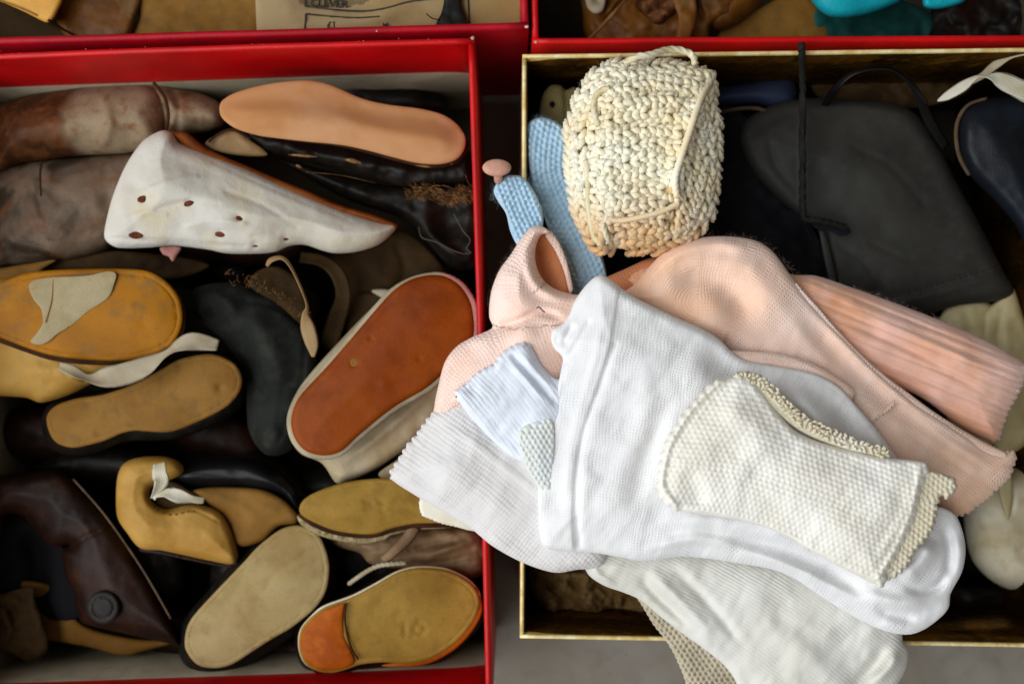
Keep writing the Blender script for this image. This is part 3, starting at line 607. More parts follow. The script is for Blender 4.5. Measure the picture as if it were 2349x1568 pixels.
T = thing("baby_shoe", "baby shoe lying sole up with plain dull tan sole, below the ivory ribbon", "shoe", 330, 910, 50)
o6 = [(107, 956), (115, 996), (135, 1018), (173, 1026), (240, 1010), (280, 993), (310, 987), (387, 990), (453, 967), (520, 932), (550, 897), (555, 866), (540, 836), (507, 817), (475, 811), (413, 823), (368, 848), (307, 880), (240, 903), (173, 914), (128, 930)]
pillow("upper", [(95, 960), (105, 1010), (140, 1040), (210, 1040), (290, 1012), (390, 1008), (470, 985), (545, 940), (575, 880), (560, 830), (500, 806), (400, 822), (300, 878), (170, 905), (115, 925)], 74, 34, M['black'], T, edge=34, eh=10, noise=(2, 50))
pillow("sole", o6, 86, 4, M['tan'], T, edge=9, eh=1.6, dome=2, tilt=(1.0, 0), noise=(.6, 90, 3), feats=[('inset', 11, 1.6, -.35), ('bump', 504, 888, 9, -1.5), ('bump', 214, 996, 5, .8), ('bump', 560, 890, 8, -.6)])

T = thing("suede_bootee", "small charcoal suede bootee with ragged open top, in the middle of the box", "bootee", 600, 850, 40)
pillow("upper", [(436, 690), (446, 662), (485, 650), (540, 648), (580, 660), (630, 680), (680, 720), (718, 775), (728, 840), (715, 900), (692, 960), (668, 1030), (610, 1042), (570, 985), (560, 860), (512, 782), (460, 738), (440, 715)], 78, 45, M['suede'], T, edge=30, eh=12, dome=5, noise=(2., 60, 6), feats=[('bump', 478, 712, 16, -4), ('ridge', [(446, 700), (470, 735), (500, 745)], 9, 2.5), ('ridge', [(470, 668), (520, 690), (545, 730)], 12, 2.), ('ridge', [(560, 700), (600, 760), (640, 900)], 30, 2), ('ridge', [(700, 760), (690, 880), (640, 1010)], 4, -1.4), ('ridge', [(560, 690), (620, 700), (690, 740)], 5, -1.6), ('ridge', [(540, 720), (590, 800), (600, 900)], 12, -1.8), ('ridge', [(600, 880), (640, 890), (690, 870)], 8, -1.2)])
pillow("opening_lining", [(570, 655), (590, 622), (640, 612), (690, 650), (712, 710), (716, 760), (690, 745), (640, 700)], 79, 12, M['deepbrown'], T, edge=12, noise=(2, 30))
g = []
for _ in range(70):
    t = rng.rand(); x = 520+190*t+rng.uniform(-14, 14); y = 640+95*t*t+rng.uniform(-12, 12); a = rng.uniform(0, 6.28); L = rng.uniform(5, 16)
    g.append(tube_geo([(x, y, 84), (x+L*.5*math.cos(a), y+L*.5*math.sin(a), 87), (x+L*math.cos(a+.6), y+L*math.sin(a+.6), 85+rng.uniform(0, 3))], .13, seg=3, sub=2))
joined("ragged_edge", g, M['tanscuff'], T)
ribbon("leather_tie", [(612, 610, 92, 8, 0), (622, 596, 94, 16, 30), (648, 592, 95, 14, 50), (668, 614, 95, 12, 65), (690, 660, 94, 10, 70), (704, 700, 93, 9, 60), (700, 722, 92, 16, 20), (706, 752, 92, 34, 0), (716, 790, 91, 30, 0), (718, 818, 90, 8, 0)], M['paletan'], T, .7)

T = thing("baby_shoe", "large baby shoe sole up with smooth russet brown sole and cream sides", "shoe", 870, 860, 60)
pillow("upper", [(995, 628), (1060, 650), (1092, 700), (1094, 770), (1060, 840), (1046, 900), (1000, 955), (960, 1005), (900, 1050), (850, 1082), (795, 1105), (770, 1106), (738, 1062), (690, 1040), (666, 1005), (658, 960), (668, 920), (700, 870), (790, 770), (885, 675), (940, 640)], 86, 45, M['canvas'], T, edge=20, eh=8, dome=2, noise=(2, 60, 8), tilt=(0, -.6), feats=[('ridge', [(760, 1080), (870, 1000), (1000, 890)], 10, 2), ('ridge', [(720, 1050), (745, 1080), (770, 1100)], 7, -2.5)])
pillow("piped_edge", [(992, 624), (1024, 627), (1062, 650), (1088, 692), (1095, 732), (1093, 772), (1075, 786), (1038, 848), (988, 896), (906, 944), (826, 1008), (785, 1044), (742, 1054), (698, 1044), (670, 1016), (658, 980), (660, 946), (680, 903), (740, 838), (784, 788), (886, 670), (940, 636)], 99.0, 6, M['ribbonw'], T, edge=8, eh=2, step=6)
pillow("pink_rand", [(1010, 630), (1030, 628), (1064, 648), (1092, 690), (1100, 735), (1097, 775), (1084, 780), (1083, 740), (1072, 700), (1050, 660)], 99.6, 6, M['pinkedge'], T, edge=6, eh=1.6, step=5, scallop=(-1.2, 9))
pillow("sole", [(982, 631), (1022, 634), (1056, 655), (1080, 692), (1087, 732), (1085, 771), (1068, 786), (1032, 838), (982, 886), (902, 934), (822, 998), (782, 1034), (742, 1044), (702, 1034), (679, 1010), (668, 978), (671, 943), (689, 906), (748, 842), (790, 794), (892, 676), (935, 644)], 101.5, 5, M['brownsole'], T, edge=12, eh=2.2, dome=1.5, tilt=(-.4, 0), noise=(.8, 110, 2), feats=[('bump', 812, 833, 7, -1.2), ('bump', 850, 775, 4, -1), ('bump', 960, 822, 4, -1), ('bump', 880, 880, 12, .6)])
pillow("nail_mark", [(800, 826), (812, 820), (823, 830), (818, 842), (806, 842)], 102.0, .8, M['tan'], T, edge=4, step=3)
pillow("side_panel", [(868, 1085), (930, 1040), (980, 985), (1010, 990), (1000, 1040), (960, 1085), (900, 1102)], 82, 20, M['canvas'], T, edge=12, noise=(1, 40), label="lower cream edge of the tongue behind the side")

T = thing("baby_shoe", "baby shoe with crumbling pale welt and wrinkled tan upper, touching the frilled sock cuff", "shoe", 900, 1190, 50)
pillow("upper", [(728, 1206), (822, 1230), (950, 1205), (1060, 1200), (1112, 1225), (1117, 1300), (1080, 1330), (1000, 1325), (930, 1305), (880, 1300), (845, 1290), (825, 1268), (770, 1250)], 78, 38, M['wrinkled'], T, edge=30, eh=10, dome=3, step=5, noise=(2.5, 45, 3), spine=[(830, 1290), (1110, 1240)], feats=[('ridge', [(950, 1290), (1020, 1260), (1110, 1230)], 9, 2.2), ('ridge', [(940, 1260), (1040, 1240)], 7, -1.8), ('ridge', [(900, 1290), (1000, 1290), (1100, 1270)], 7, -1.8)])
pillow("welt", [(684, 1180), (688, 1200), (712, 1218), (740, 1230), (780, 1240), (830, 1246), (880, 1238), (900, 1226), (960, 1215), (1040, 1208), (1040, 1196), (900, 1190), (760, 1190)], 87, 8, M['crumbs'], T, edge=7, eh=2.5, step=4, noise=(2.2, 9, 4))
pillow("sole_seam", [(684, 1178), (700, 1196), (728, 1212), (768, 1226), (822, 1233), (862, 1232), (902, 1220), (955, 1211), (1040, 1208), (1060, 1200), (1040, 1150), (800, 1150)], 89.2, 5, M['seam'], T, edge=5, eh=1.2)
pillow("sole", [(686, 1170), (692, 1150), (715, 1132), (760, 1114), (810, 1102), (870, 1096), (920, 1098), (960, 1112), (1000, 1150), (1040, 1190), (1035, 1198), (955, 1200), (902, 1210), (862, 1223), (822, 1224), (768, 1216), (728, 1201), (696, 1184)], 91, 4, M['olive'], T, edge=9, eh=1.6, dome=2, noise=(.6, 60), feats=[('inset', 11, 1.6, -.35), ('ridge', [(835, 1150), (850, 1148), (852, 1160), (838, 1166)], 3, -.8), ('ridge', [(866, 1150), (880, 1156), (872, 1168), (886, 1176)], 3, -.8), ('ridge', [(846, 1140), (870, 1156)], 2.4, .6)])
ribbon("back_strap", [(950, 1207, 88, 30, 0), (935, 1232, 88, 28, 0), (905, 1262, 87, 24, 0), (880, 1284, 85, 22, 0)], M['wrinkled'], T, 1.6)
tube("twisted_lace", [(930, 1290, 86), (900, 1292, 87), (870, 1296, 86), (840, 1310, 84), (800, 1338, 80)], 1.1, M['ribbonw'], T, seg=12, lobes=3, twist=.9, sub=14)

T = thing("baby_shoe", "black baby shoe sole up, its pale greyish sole left of the orange heel", "shoe", 590, 1370, 50)
o10 = [(424, 1462), (427, 1491), (453, 1523), (493, 1531), (533, 1522), (582, 1491), (626, 1463), (670, 1437), (723, 1393), (748, 1353), (755, 1297), (744, 1251), (726, 1221), (688, 1204), (648, 1211), (608, 1238), (582, 1262), (558, 1289), (507, 1342), (453, 1400), (432, 1430)]
pillow("upper", [(408, 1470), (415, 1510), (450, 1545), (500, 1552), (560, 1530), (640, 1480), (740, 1410), (778, 1350), (775, 1280), (750, 1225), (690, 1190), (640, 1195), (590, 1225), (540, 1280), (480, 1350), (420, 1420)], 70, 42, M['black'], T, edge=36, eh=14, noise=(2, 50, 1))
pillow("sole", o10, 84.5, 4, M['tanpale'], T, edge=9, eh=1.6, dome=2, noise=(.7, 90, 8), feats=[('inset', 11, 1.6, -.35), ('bump', 508, 1452, 3, -.8), ('ridge', [(610, 1340), (640, 1310), (700, 1270)], 5, -.4), ('ridge', [(600, 1470), (620, 1464)], 4, .7)])

T = thing("baby_shoe", "baby shoe sole up with bright orange heel patch on a yellow tan sole", "shoe", 890, 1430, 50)
o11 = [(686, 1462), (688, 1494), (702, 1523), (731, 1539), (763, 1542), (795, 1534), (827, 1523), (875, 1518), (928, 1521), (982, 1511), (1035, 1481), (1073, 1443), (1096, 1403), (1100, 1371), (1084, 1342), (1056, 1321), (1014, 1305), (955, 1302), (910, 1313), (856, 1343), (808, 1368), (742, 1393), (710, 1417), (692, 1440)]
pillow("upper", [(676, 1460), (680, 1500), (700, 1535), (740, 1556), (800, 1548), (880, 1535), (990, 1525), (1060, 1480), (1108, 1420), (1110, 1360), (1075, 1325), (1010, 1298), (950, 1292), (900, 1302), (840, 1335), (780, 1365), (720, 1390), (690, 1420)], 76, 40, M['darkbrown'], T, edge=32, eh=12, noise=(1.5, 50, 1))
pillow("rand", [(p[0]+(p[0]-890)*.012, p[1]-4*(p[1] < 1400)-1) for p in o11], 86.6, 5, M['creamwhite'], T, edge=6, eh=1.6)
pillow("orange_rand", [(1086, 1345), (1103, 1372), (1105, 1405), (1080, 1450), (1040, 1490), (985, 1520), (930, 1528), (876, 1524), (980, 1500), (1060, 1430)], 87.2, 4, M['heel'], T, edge=6, eh=1.6)
pillow("sole", o11, 88.6, 4, M['olive'], T, edge=9, eh=1.5, dome=1.6, noise=(.5, 90, 5), feats=[('inset', 11, 1.6, -.35), 
    ('ridge', [(930, 1428), (927, 1440), (929, 1456), (944, 1458)], 2.6, -1.4), ('ridge', [(975, 1436), (958, 1430), (950, 1442), (962, 1452), (976, 1446), (972, 1434), (956, 1424)], 2.6, -1.3), ('ridge', [(935, 1459), (946, 1462)], 2.5, .8)])
pillow("heel_patch", [(690, 1462), (692, 1492), (706, 1519), (733, 1534), (763, 1536), (800, 1527), (812, 1514), (803, 1489), (790, 1459), (786, 1417), (790, 1385), (790, 1382), (745, 1398), (714, 1421), (696, 1442)], 90.4, 1.6, M['heel'], T, edge=8, eh=.8, dome=.8, noise=(.4, 60))
tube("heel_crack", [(795, 1382, 90.6), (791, 1417, 90.8), (797, 1459, 90.8), (808, 1489, 90.8), (822, 1511, 90.2)], .5, M['seam'], T, seg=6)

T = thing("baby_shoe", "tiny yellow leather shoe seen from above with a white ribbon tied through its opening", "shoe", 400, 1170, 40)
pillow("upper", [(285, 1062), (320, 1048), (375, 1046), (408, 1056), (422, 1074), (416, 1087), (395, 1098), (372, 1104), (348, 1118), (344, 1140), (360, 1158), (385, 1166), (427, 1157), (467, 1158), (507, 1177), (533, 1225), (547, 1275), (533, 1293), (480, 1285), (373, 1262), (322, 1256), (292, 1222), (270, 1187), (266, 1143), (270, 1090)], 80, 36, M['yellow'], T, edge=20, eh=8, dome=3, step=4, tilt=(-1.4, .4), noise=(1.0, 60, 7), feats=[('ridge', [(385, 1172), (440, 1168), (500, 1195)], 3, -.6)])
pillow("opening", [(338, 1128), (356, 1108), (390, 1102), (430, 1120), (470, 1150), (430, 1162), (385, 1168), (352, 1156)], 74, 12, M['deepbrown'], T, edge=8)
pillow("sole_edge", [(318, 1254), (373, 1263), (480, 1287), (533, 1296), (545, 1282), (545, 1292), (530, 1301), (480, 1294), (373, 1272), (322, 1265)], 68, 5, M['darkbrown'], T, edge=5, step=5)
g = [tube_geo([(x, y, 80.6+.4), (x+3, y+1, 81.2)], .35, seg=5, sub=1) for x, y in [(352, 1160), (362, 1168), (374, 1175), (388, 1179), (402, 1178), (416, 1175), (430, 1172), (444, 1172)]]
joined("stitch_row", g, M['seam'], T)
W2 = thing("ribbon_tie", "knotted white ribbon on the tiny yellow shoe", "ribbon", 380, 1120, 80)
ribbon("ribbon_band", [(366, 1062, 90, 30, 10), (368, 1085, 92, 38, -10), (370, 1105, 93, 32, 20), (356, 1130, 92, 16, 40), (352, 1142, 90, 12, 0)], M['whiteribbon'], W2, .6, curl=.8)
ribbon("ribbon_tail", [(352, 1136, 91, 10, 0), (380, 1130, 92, 22, 30), (410, 1136, 92, 34, 0), (440, 1142, 90, 24, -30), (468, 1146, 87, 14, 0)], M['whiteribbon'], W2, .6, curl=.8)

T = thing("patent_shoe", "black patent leather shoe tilted behind the tiny yellow shoe, brown sole showing", "shoe", 550, 1150, 40)
pillow("upper", [(385, 1092), (420, 1062), (480, 1048), (560, 1050), (630, 1075), (676, 1115), (694, 1165), (680, 1180), (640, 1140), (560, 1124), (480, 1124), (420, 1118)], 72, 40, M['blackshine'], T, edge=30, eh=12, dome=2, noise=(1, 60))
pillow("sole", [(436, 1128), (470, 1118), (520, 1116), (600, 1122), (650, 1145), (686, 1185), (680, 1200), (640, 1206), (600, 1240), (545, 1250), (525, 1195), (480, 1155)], 73, 8, M['tan'], T, edge=12, eh=3, dome=2, noise=(1, 60))

T = thing("strap_shoe", "dark brown leather strap shoe with round button and deep black opening, bottom left corner", "shoe", 180, 1300, 40)
pillow("sole", [(-25, 1340), (60, 1330), (130, 1350), (190, 1430), (300, 1462), (400, 1470), (330, 1492), (280, 1502), (200, 1482), (110, 1468), (50, 1470), (-25, 1462)], 48, 8, M['tan'], T, edge=12, eh=3, noise=(1, 60))
pillow("upper", [(-25, 1106), (60, 1084), (130, 1078), (165, 1098), (230, 1170), (280, 1235), (330, 1312), (380, 1398), (405, 1440), (412, 1478), (385, 1474), (300, 1455), (190, 1428), (178, 1400), (170, 1360), (150, 1320), (140, 1262), (160, 1248), (120, 1252), (80, 1215), (50, 1184), (15, 1180), (5, 1215), (-25, 1240)], 68, 34, M['darkbrown'], T, edge=30, eh=9, dome=4, noise=(1.2, 60, 2), feats=[('ridge', [(138, 1268), (180, 1240), (250, 1205)], 4, -1.6)])
pillow("opening", [(-25, 1215), (5, 1186), (40, 1178), (90, 1215), (150, 1260), (175, 1340), (185, 1410), (120, 1420), (60, 1380), (-25, 1380)], 50, 20, M['darkcloth'], T, edge=20, feats=[('ridge', [(60, 1200), (90, 1300), (60, 1380)], 30, -8)])
b = pillow("button", [(237+38*math.cos(t), 1392+38*math.sin(t)) for t in np.linspace(0, 6.28, 17)[:-1]], 75, 4, M['button'], T, edge=12, eh=2.2, step=4, feats=[('inset', 14, 3, -1.2)])
ribbon("top_seam", [(168, 1098, 70.5, 5), (232, 1170, 71, 5), (286, 1244, 71, 5), (336, 1320, 70, 5), (392, 1418, 66, 5)], M['brownpipe'], T, .6)
T = thing("leather_scrap", "ragged dark brown strap end lying at the left edge under the button shoe", "leather scrap", 20, 1430, 30)
pillow("strap_end", [(-25, 1370), (10, 1360), (40, 1350), (75, 1345), (80, 1372), (100, 1420), (110, 1490), (70, 1515), (20, 1495), (-25, 1480)], 60, 16, M['deepbrown'], T, edge=14, noise=(4, 30), feats=[('ridge', [(0, 1380), (20, 1430), (15, 1480)], 8, 3)])

T = thing("leather_shoe", "faded brown shoe insole deep in the box, behind the russet sole", "shoe", 880, 600, 20)
pillow("insole", [(760, 585), (860, 560), (920, 530), (985, 575), (1030, 640), (990, 660), (900, 680), (820, 700), (780, 660)], 52, 14, M['deepbrown'], T, edge=16, noise=(2, 60), feats=[('ridge', [(900, 540), (930, 620), (900, 680)], 12, -2)])
pillow("pale_strip", [(852, 668), (880, 663), (930, 672), (985, 690), (1010, 715), (960, 720), (900, 695)], 60, 5, M['ribbonw'], T, edge=5)
pillow("inner_lining", [(800, 690), (870, 672), (960, 712), (930, 800), (840, 830), (800, 790)], 56, 8, M['deepbrown'], T, edge=12)
T = thing("leather_strap", "narrow reddish brown strap standing up behind the suede bootee", "strap", 750, 680, 30)
ribbon("strap_band", [(690, 590, 62, 26, 0), (740, 600, 66, 30, 20), (775, 630, 68, 34, 10), (788, 680, 66, 36, 0), (770, 740, 62, 44, 0), (750, 800, 56, 40, 0)], M['deepbrown'], T, 1.2, curl=1.)
T = thing("leather_scrap", "thin yellowish leather edge showing above the ochre soled shoe at the left wall", "leather scrap", 60, 620, 60)
pillow("edge_strip", [(-25, 622), (20, 612), (70, 604), (128, 596), (100, 616), (75, 640), (20, 655), (-25, 660)], 76, 10, M['tan'], T, edge=8, noise=(1, 30))
pillow("red_edge", [(60, 612), (130, 596), (200, 585), (270, 575), (420, 590), (480, 610), (400, 640), (240, 622), (120, 624)], 68, 12, M['deepbrown'], T, edge=10, noise=(2, 40))
T = thing("leather_scrap", "small torn pink leather tab hanging below the white punched shoe", "leather scrap", 390, 590, 60)
pillow("tab", [(368, 566), (414, 566), (406, 586), (396, 600), (386, 588), (374, 584)], 86, 3, M['pinkedge'], T, edge=5, noise=(1.5, 14))

# the hidden bottom layer of dark shoes that fills the box
i = 0
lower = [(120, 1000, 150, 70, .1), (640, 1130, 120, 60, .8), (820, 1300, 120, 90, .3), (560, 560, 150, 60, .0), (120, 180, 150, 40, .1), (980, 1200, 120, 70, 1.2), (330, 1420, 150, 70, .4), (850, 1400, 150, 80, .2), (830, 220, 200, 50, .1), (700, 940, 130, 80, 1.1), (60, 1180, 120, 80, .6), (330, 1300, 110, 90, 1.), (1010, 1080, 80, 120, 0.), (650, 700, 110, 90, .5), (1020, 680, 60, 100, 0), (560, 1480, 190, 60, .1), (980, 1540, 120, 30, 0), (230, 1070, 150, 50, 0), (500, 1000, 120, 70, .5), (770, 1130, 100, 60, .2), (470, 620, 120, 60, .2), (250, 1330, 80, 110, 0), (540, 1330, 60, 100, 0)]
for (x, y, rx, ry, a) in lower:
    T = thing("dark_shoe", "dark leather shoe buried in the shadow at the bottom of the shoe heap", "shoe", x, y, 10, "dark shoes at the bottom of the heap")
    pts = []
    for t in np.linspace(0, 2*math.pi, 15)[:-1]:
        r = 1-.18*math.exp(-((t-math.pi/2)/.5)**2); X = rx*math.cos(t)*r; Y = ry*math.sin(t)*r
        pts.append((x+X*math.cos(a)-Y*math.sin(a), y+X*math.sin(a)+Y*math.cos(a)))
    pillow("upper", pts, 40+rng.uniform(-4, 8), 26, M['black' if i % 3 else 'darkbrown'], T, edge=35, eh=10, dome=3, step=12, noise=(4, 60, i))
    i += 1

# ------------------------------------------------------------------ things in the two boxes behind
T = thing("leather_shoe", "bright tan leather shoe corner at the top left edge", "shoe", 70, 10, 60)
pillow("side_panel", [(-30, -60), (145, -60), (144, 0), (134, 24), (122, 45), (107, 53), (60, 30), (16, 10), (-30, -12)], 96, 20, M['brightan'], T, edge=8, eh=3, noise=(1, 60))
ribbon("stitched_seam", [(-25, -8, 96.8, 3), (40, 16, 97, 3), (85, 36, 96.5, 3)], M['tan'], T, .4)
T = thing("leather_shoe", "plain brown leather shoe back between the bright tan corner and the printed paper", "shoe", 230, 20, 50)
pillow("heel_quarter", [(130, -60), (330, -60), (325, 0), (312, 40), (290, 90), (170, 100), (140, 70), (128, 30)], 84, 40, M['brownboot'], T, edge=16, eh=6, noise=(2, 60))
pillow("side_panel", [(318, -60), (582, -60), (584, 90), (300, 100), (318, 40)], 80, 36, M['tan'], T, edge=14, eh=5, noise=(2, 60, 3))
pillow("dark_lining", [(-30, -20), (20, 5), (70, 25), (120, 55), (190, 90), (-30, 120)], 60, 30, M['deepbrown'], T, edge=10)
ribbon("back_seam", [(110, 45, 96, 6), (145, 68, 90, 6), (185, 88, 85, 6)], M['seam'], T, .8)

T = thing("printed_paper", "wavy beige paper with a printed black table on it, in the box behind", "paper", 850, 10, 60)
paper_feats = [('ridge', [(560, 60), (700, 60), (860, 38), (1000, -30)], 26, 2.6), ('ridge', [(640, -20), (760, 10), (900, -20)], 24, -2.2)]
pap = pillow("sheet", [(582, -90), (582, -90), (1210, -120), (1210, -120), (1190, 90), (1190, 90), (590, 110), (590, 110)], 96, 1.2, M['paper'], T, edge=3, eh=.4, step=8, noise=(1.2, 120, 2), feats=paper_feats, ctr=(880, 0))
vs = np.array([v.co[:] for v in pap.data.vertices])+np.array(T.location); vs = vs[vs[:, 2] > .0935]
def on_sheet(x, y, lift=.00025):
    p = np.array(P(x, y, .097)); k = np.argsort(((vs[:, :2]-p[:2])**2).sum(1))[:6]; zz = vs[k, 2].max()+lift
    return P(x, y, zz)
def ink_line(pts, wd):
    pl = crom(pts, 6, False); co = []; fa = []
    for i, q in enumerate(pl):
        t = pl[min(i+1, len(pl)-1)]-pl[max(i-1, 0)]; t /= np.linalg.norm(t); n_ = np.array([-t[1], t[0]])*wd/2
        co += [on_sheet(*(q-n_)), on_sheet(*(q+n_))]
        if i: fa.append([2*i-2, 2*i-1, 2*i+1, 2*i])
    link("ruled_line", co, fa, M['ink'], T)
ink_line([(702, -80), (700, 16)], 4); ink_line([(701, 14), (760, 22), (830, 26), (880, 20), (940, 4), (1000, -2), (1060, -3)], 3.6)
ink_line([(701, 32), (760, 38), (820, 41), (870, 38)], 3.2); ink_line([(701, 32), (700, 56), (696, 88)], 4)
ink_line([(1072, -80), (1074, 0), (1077, 60), (1078, 70)], 4)
def word(txt, x, y, h, rot=-2.):
    fc = bpy.data.curves.new("lettering", 'FONT'); fc.body = txt; fc.size = h*SC*1.35*(CAMZ-.097)/(CAMZ-RIM); fc.offset = .00012; fc.resolution_u = 3
    tmp = bpy.data.objects.new("lettering", fc); me = bpy.data.meshes.new_from_object(tmp); bpy.data.objects.remove(tmp)
    v = np.array([q.co[:] for q in me.vertices]); F = [list(f.vertices) for f in me.polygons]
    p = P(x, y, .097); c, s_ = math.cos(math.radians(rot)), math.sin(math.radians(rot))
    X = p[0]+v[:, 0]*c-v[:, 1]*s_; Y = p[1]+v[:, 0]*s_+v[:, 1]*c
    Z = [vs[np.argsort((vs[:, 0]-a_)**2+(vs[:, 1]-b_)**2)[:5], 2].max()+.0003 for a_, b_ in zip(X, Y)]
    o = link("lettering", np.stack([X, Y, Z], 1), F, M['ink'], T, False, kind='stuff')
word("CLEVER", 708, 10, 19, -3); word("£1", 751, 69, 16, 2); word("M", 878, 66, 12, 2); word("r 1p", 1030, 58, 17, 3)
T = thing("leather_tag", "small black leather tassel lying on the printed paper", "tassel", 1020, 20, 90)
pillow("tassel", [(1018, -60), (1052, -60), (1058, 10), (1068, 40), (1070, 72), (998, 72), (1002, 50), (1012, 30), (1018, 0)], 101, 3, M['black'], T, edge=8, noise=(1, 14))
tube("loose_thread", [(1005, 46, 101.5), (990, 42, 101), (978, 32, 101)], .3, M['blackcord'], T)

T = thing("lace_up_boot", "old brown leather lace up boot with pale pompom, behind the crochet bootee", "boot", 1500, 20, 40)
pillow("upper", [(1330, -60), (1700, -60), (1690, 20), (1630, 60), (1620, 110), (1400, 115), (1345, 90), (1335, 20)], 78, 44, M['brownboot'], T, edge=24, eh=10, dome=3, noise=(5, 45, 7), feats=[('ridge', [(1365, 60), (1400, 20), (1440, -40)], 9, 4), ('ridge', [(1560, -40), (1585, 40), (1570, 100)], 14, 6), ('ridge', [(1590, -20), (1612, 60)], 9, -5)])
pillow("tongue", [(1545, -40), (1585, -40), (1598, 20), (1592, 60), (1575, 100), (1550, 100), (1555, 40), (1540, 0)], 88, 10, M['brownboot'], T, edge=9, noise=(2, 20))
pillow("eyelet_tab", [(1340, -40), (1385, -40), (1388, 10), (1380, 28), (1362, 32), (1345, 15)], 90, 6, M['ribbonw'], T, edge=9, eh=2, noise=(1, 15), feats=[('bump', 1370, 0, 9, -3)])
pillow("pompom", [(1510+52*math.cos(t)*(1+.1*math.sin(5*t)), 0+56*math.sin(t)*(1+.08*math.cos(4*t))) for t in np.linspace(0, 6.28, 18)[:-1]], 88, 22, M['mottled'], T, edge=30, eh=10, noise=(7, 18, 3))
ribbon("lace", [(1340, 100, 88, 8), (1380, 60, 90, 9), (1425, 10, 92, 9, 20), (1470, -40, 92, 8)], M['brownboot'], T, .9)
T = thing("leather_shoe", "rounded brown toe in the top right box, left of the turquoise shoe", "shoe", 1650, 0, 40)
pillow("toe_cap", [(1600, -70), (1800, -70), (1760, -10), (1720, 35), (1680, 62), (1640, 70), (1610, 40), (1600, -10)], 74, 30, M['brownboot'], T, edge=40, eh=12, dome=3, noise=(2, 50, 9))
T = thing("turquoise_shoe", "bright turquoise shoe toe with dark teal inside, the larger at the top edge", "shoe", 1980, -10, 50)
pillow("toe_cap", [(1835, -60), (2080, -60), (2070, -5), (2040, 15), (1990, 33), (1940, 42), (1900, 38), (1870, 15), (1850, -15)], 92, 24, M['cyan'], T, edge=22, eh=7, dome=3)
pillow("lining", [(1880, 0), (2060, 0), (2140, 40), (2140, 110), (1890, 110)], 60, 24, M['teal'], T, edge=14, noise=(3, 40))
T = thing("turquoise_shoe", "turquoise shoe showing only a small toe tip, right of the larger turquoise toe", "shoe", 2160, 0, 50)
pillow("toe_cap", [(2110, -60), (2240, -60), (2215, 0), (2180, 16), (2140, 22), (2118, 15), (2115, -10)], 90, 18, M['cyan'], T, edge=14, eh=5)
T = thing("leather_shoe", "black shoe in deep shadow at the top right corner", "shoe", 2280, 30, 40)
pillow("upper", [(2150, -60), (2420, -60), (2420, 110), (2140, 110), (2135, 40)], 66, 36, M['black'], T, edge=30, eh=10, noise=(6, 50))
T = thing("leather_shoe", "drab brown sole lying between the brown toe and the turquoise shoe", "shoe", 1790, 70, 30)
pillow("sole", [(1660, 60), (1740, 20), (1830, -20), (1890, 40), (1885, 115), (1650, 115)], 60, 20, M['tan'], T, edge=14, noise=(1, 60))

# ------------------------------------------------------------------ things in the gold box
T = thing("leather_shoe", "smooth charcoal leather shoe with stitched edge under the black cord", "shoe", 2000, 450, 40)
pillow("upper", [(1695, 330), (1702, 285), (1740, 255), (1790, 235), (1850, 225), (1940, 228), (2040, 236), (2100, 262), (2150, 330), (2190, 410), (2250, 520), (2300, 620), (2325, 668), (2290, 690), (2200, 700), (2070, 730), (1960, 700), (1915, 690), (1895, 620), (1880, 545), (1868, 520), (1800, 470), (1730, 400)], 84, 40, M['greyleather'], T, edge=34, eh=9, dome=5, tilt=(.5, -.3), step=8, noise=(2.4, 130, 4),
       feats=[('ridge', [(1990, 690), (2120, 660), (2300, 608)], 3, -1.2), ('ridge', [(2000, 705), (2140, 675), (2310, 625)], 8, 1.3), ('bump', 2010, 668, 16, -4), ('ridge', [(1850, 245), (1760, 280), (1710, 330)], 12, -1.6), ('side', [(1838, 200), (1840, 400), (1838, 560)], 10, -3.), ('ridge', [(1900, 300), (2000, 400), (2150, 450)], 60, 2), ('ridge', [(1960, 500), (2060, 560), (2220, 560)], 36, -1.8), ('ridge', [(1870, 250), (1960, 244), (2080, 262)], 6, .9), ('ridge', [(1960, 340), (2040, 380), (2120, 470)], 7, -.8), ('ridge', [(2000, 560), (2100, 600), (2200, 590)], 6, -.8), ('ridge', [(1920, 560), (1980, 600), (2010, 650)], 6, -.9), ('ridge', [(1760, 300), (1780, 380), (1830, 440)], 8, -1.2)])
pillow("cut_slot", [(1862, 512), (1900, 508), (1940, 520), (1952, 532), (1930, 542), (1905, 530), (1870, 524)], 93, 1.2, M['darkcloth'], T, edge=6)
pillow("side_seam", [(1878, 528), (1890, 530), (1905, 580), (1920, 650), (1935, 695), (1915, 690), (1895, 620)], 90, 3, M['greyleather'], T, edge=5)
g = [tube_geo([(x, 700-(x-1985)*.287, 91.3), (x+7, 698-(x-1985)*.287-1, 91.6)], .22, seg=4, sub=1) for x in np.arange(1990, 2290, 13)]
joined("stitch_row", g, M['blackcord'], T)
T = thing("cord", "black cord running straight down over the gold rim onto the charcoal shoe", "cord", 1840, 300, 100)
tube("cord_strand", [(1838, 104, 116.5), (1838, 112, 117.5), (1839, 135, 114), (1841, 200, 104), (1840, 300, 99), (1840, 400, 98), (1841, 480, 97.5), (1846, 505, 97)], 1.5, M['blackcord'], T, seg=12, lobes=3, twist=1.3, sub=14)
tube("cord_end", [(1845, 503, 97.5), (1870, 506, 97.5), (1905, 512, 97), (1940, 523, 96)], 1.5, M['blackcord'], T, seg=12, lobes=3, twist=.6, sub=12)
T = thing("leather_strap", "arched black strap loop standing behind the charcoal shoe", "strap", 2020, 180, 80)
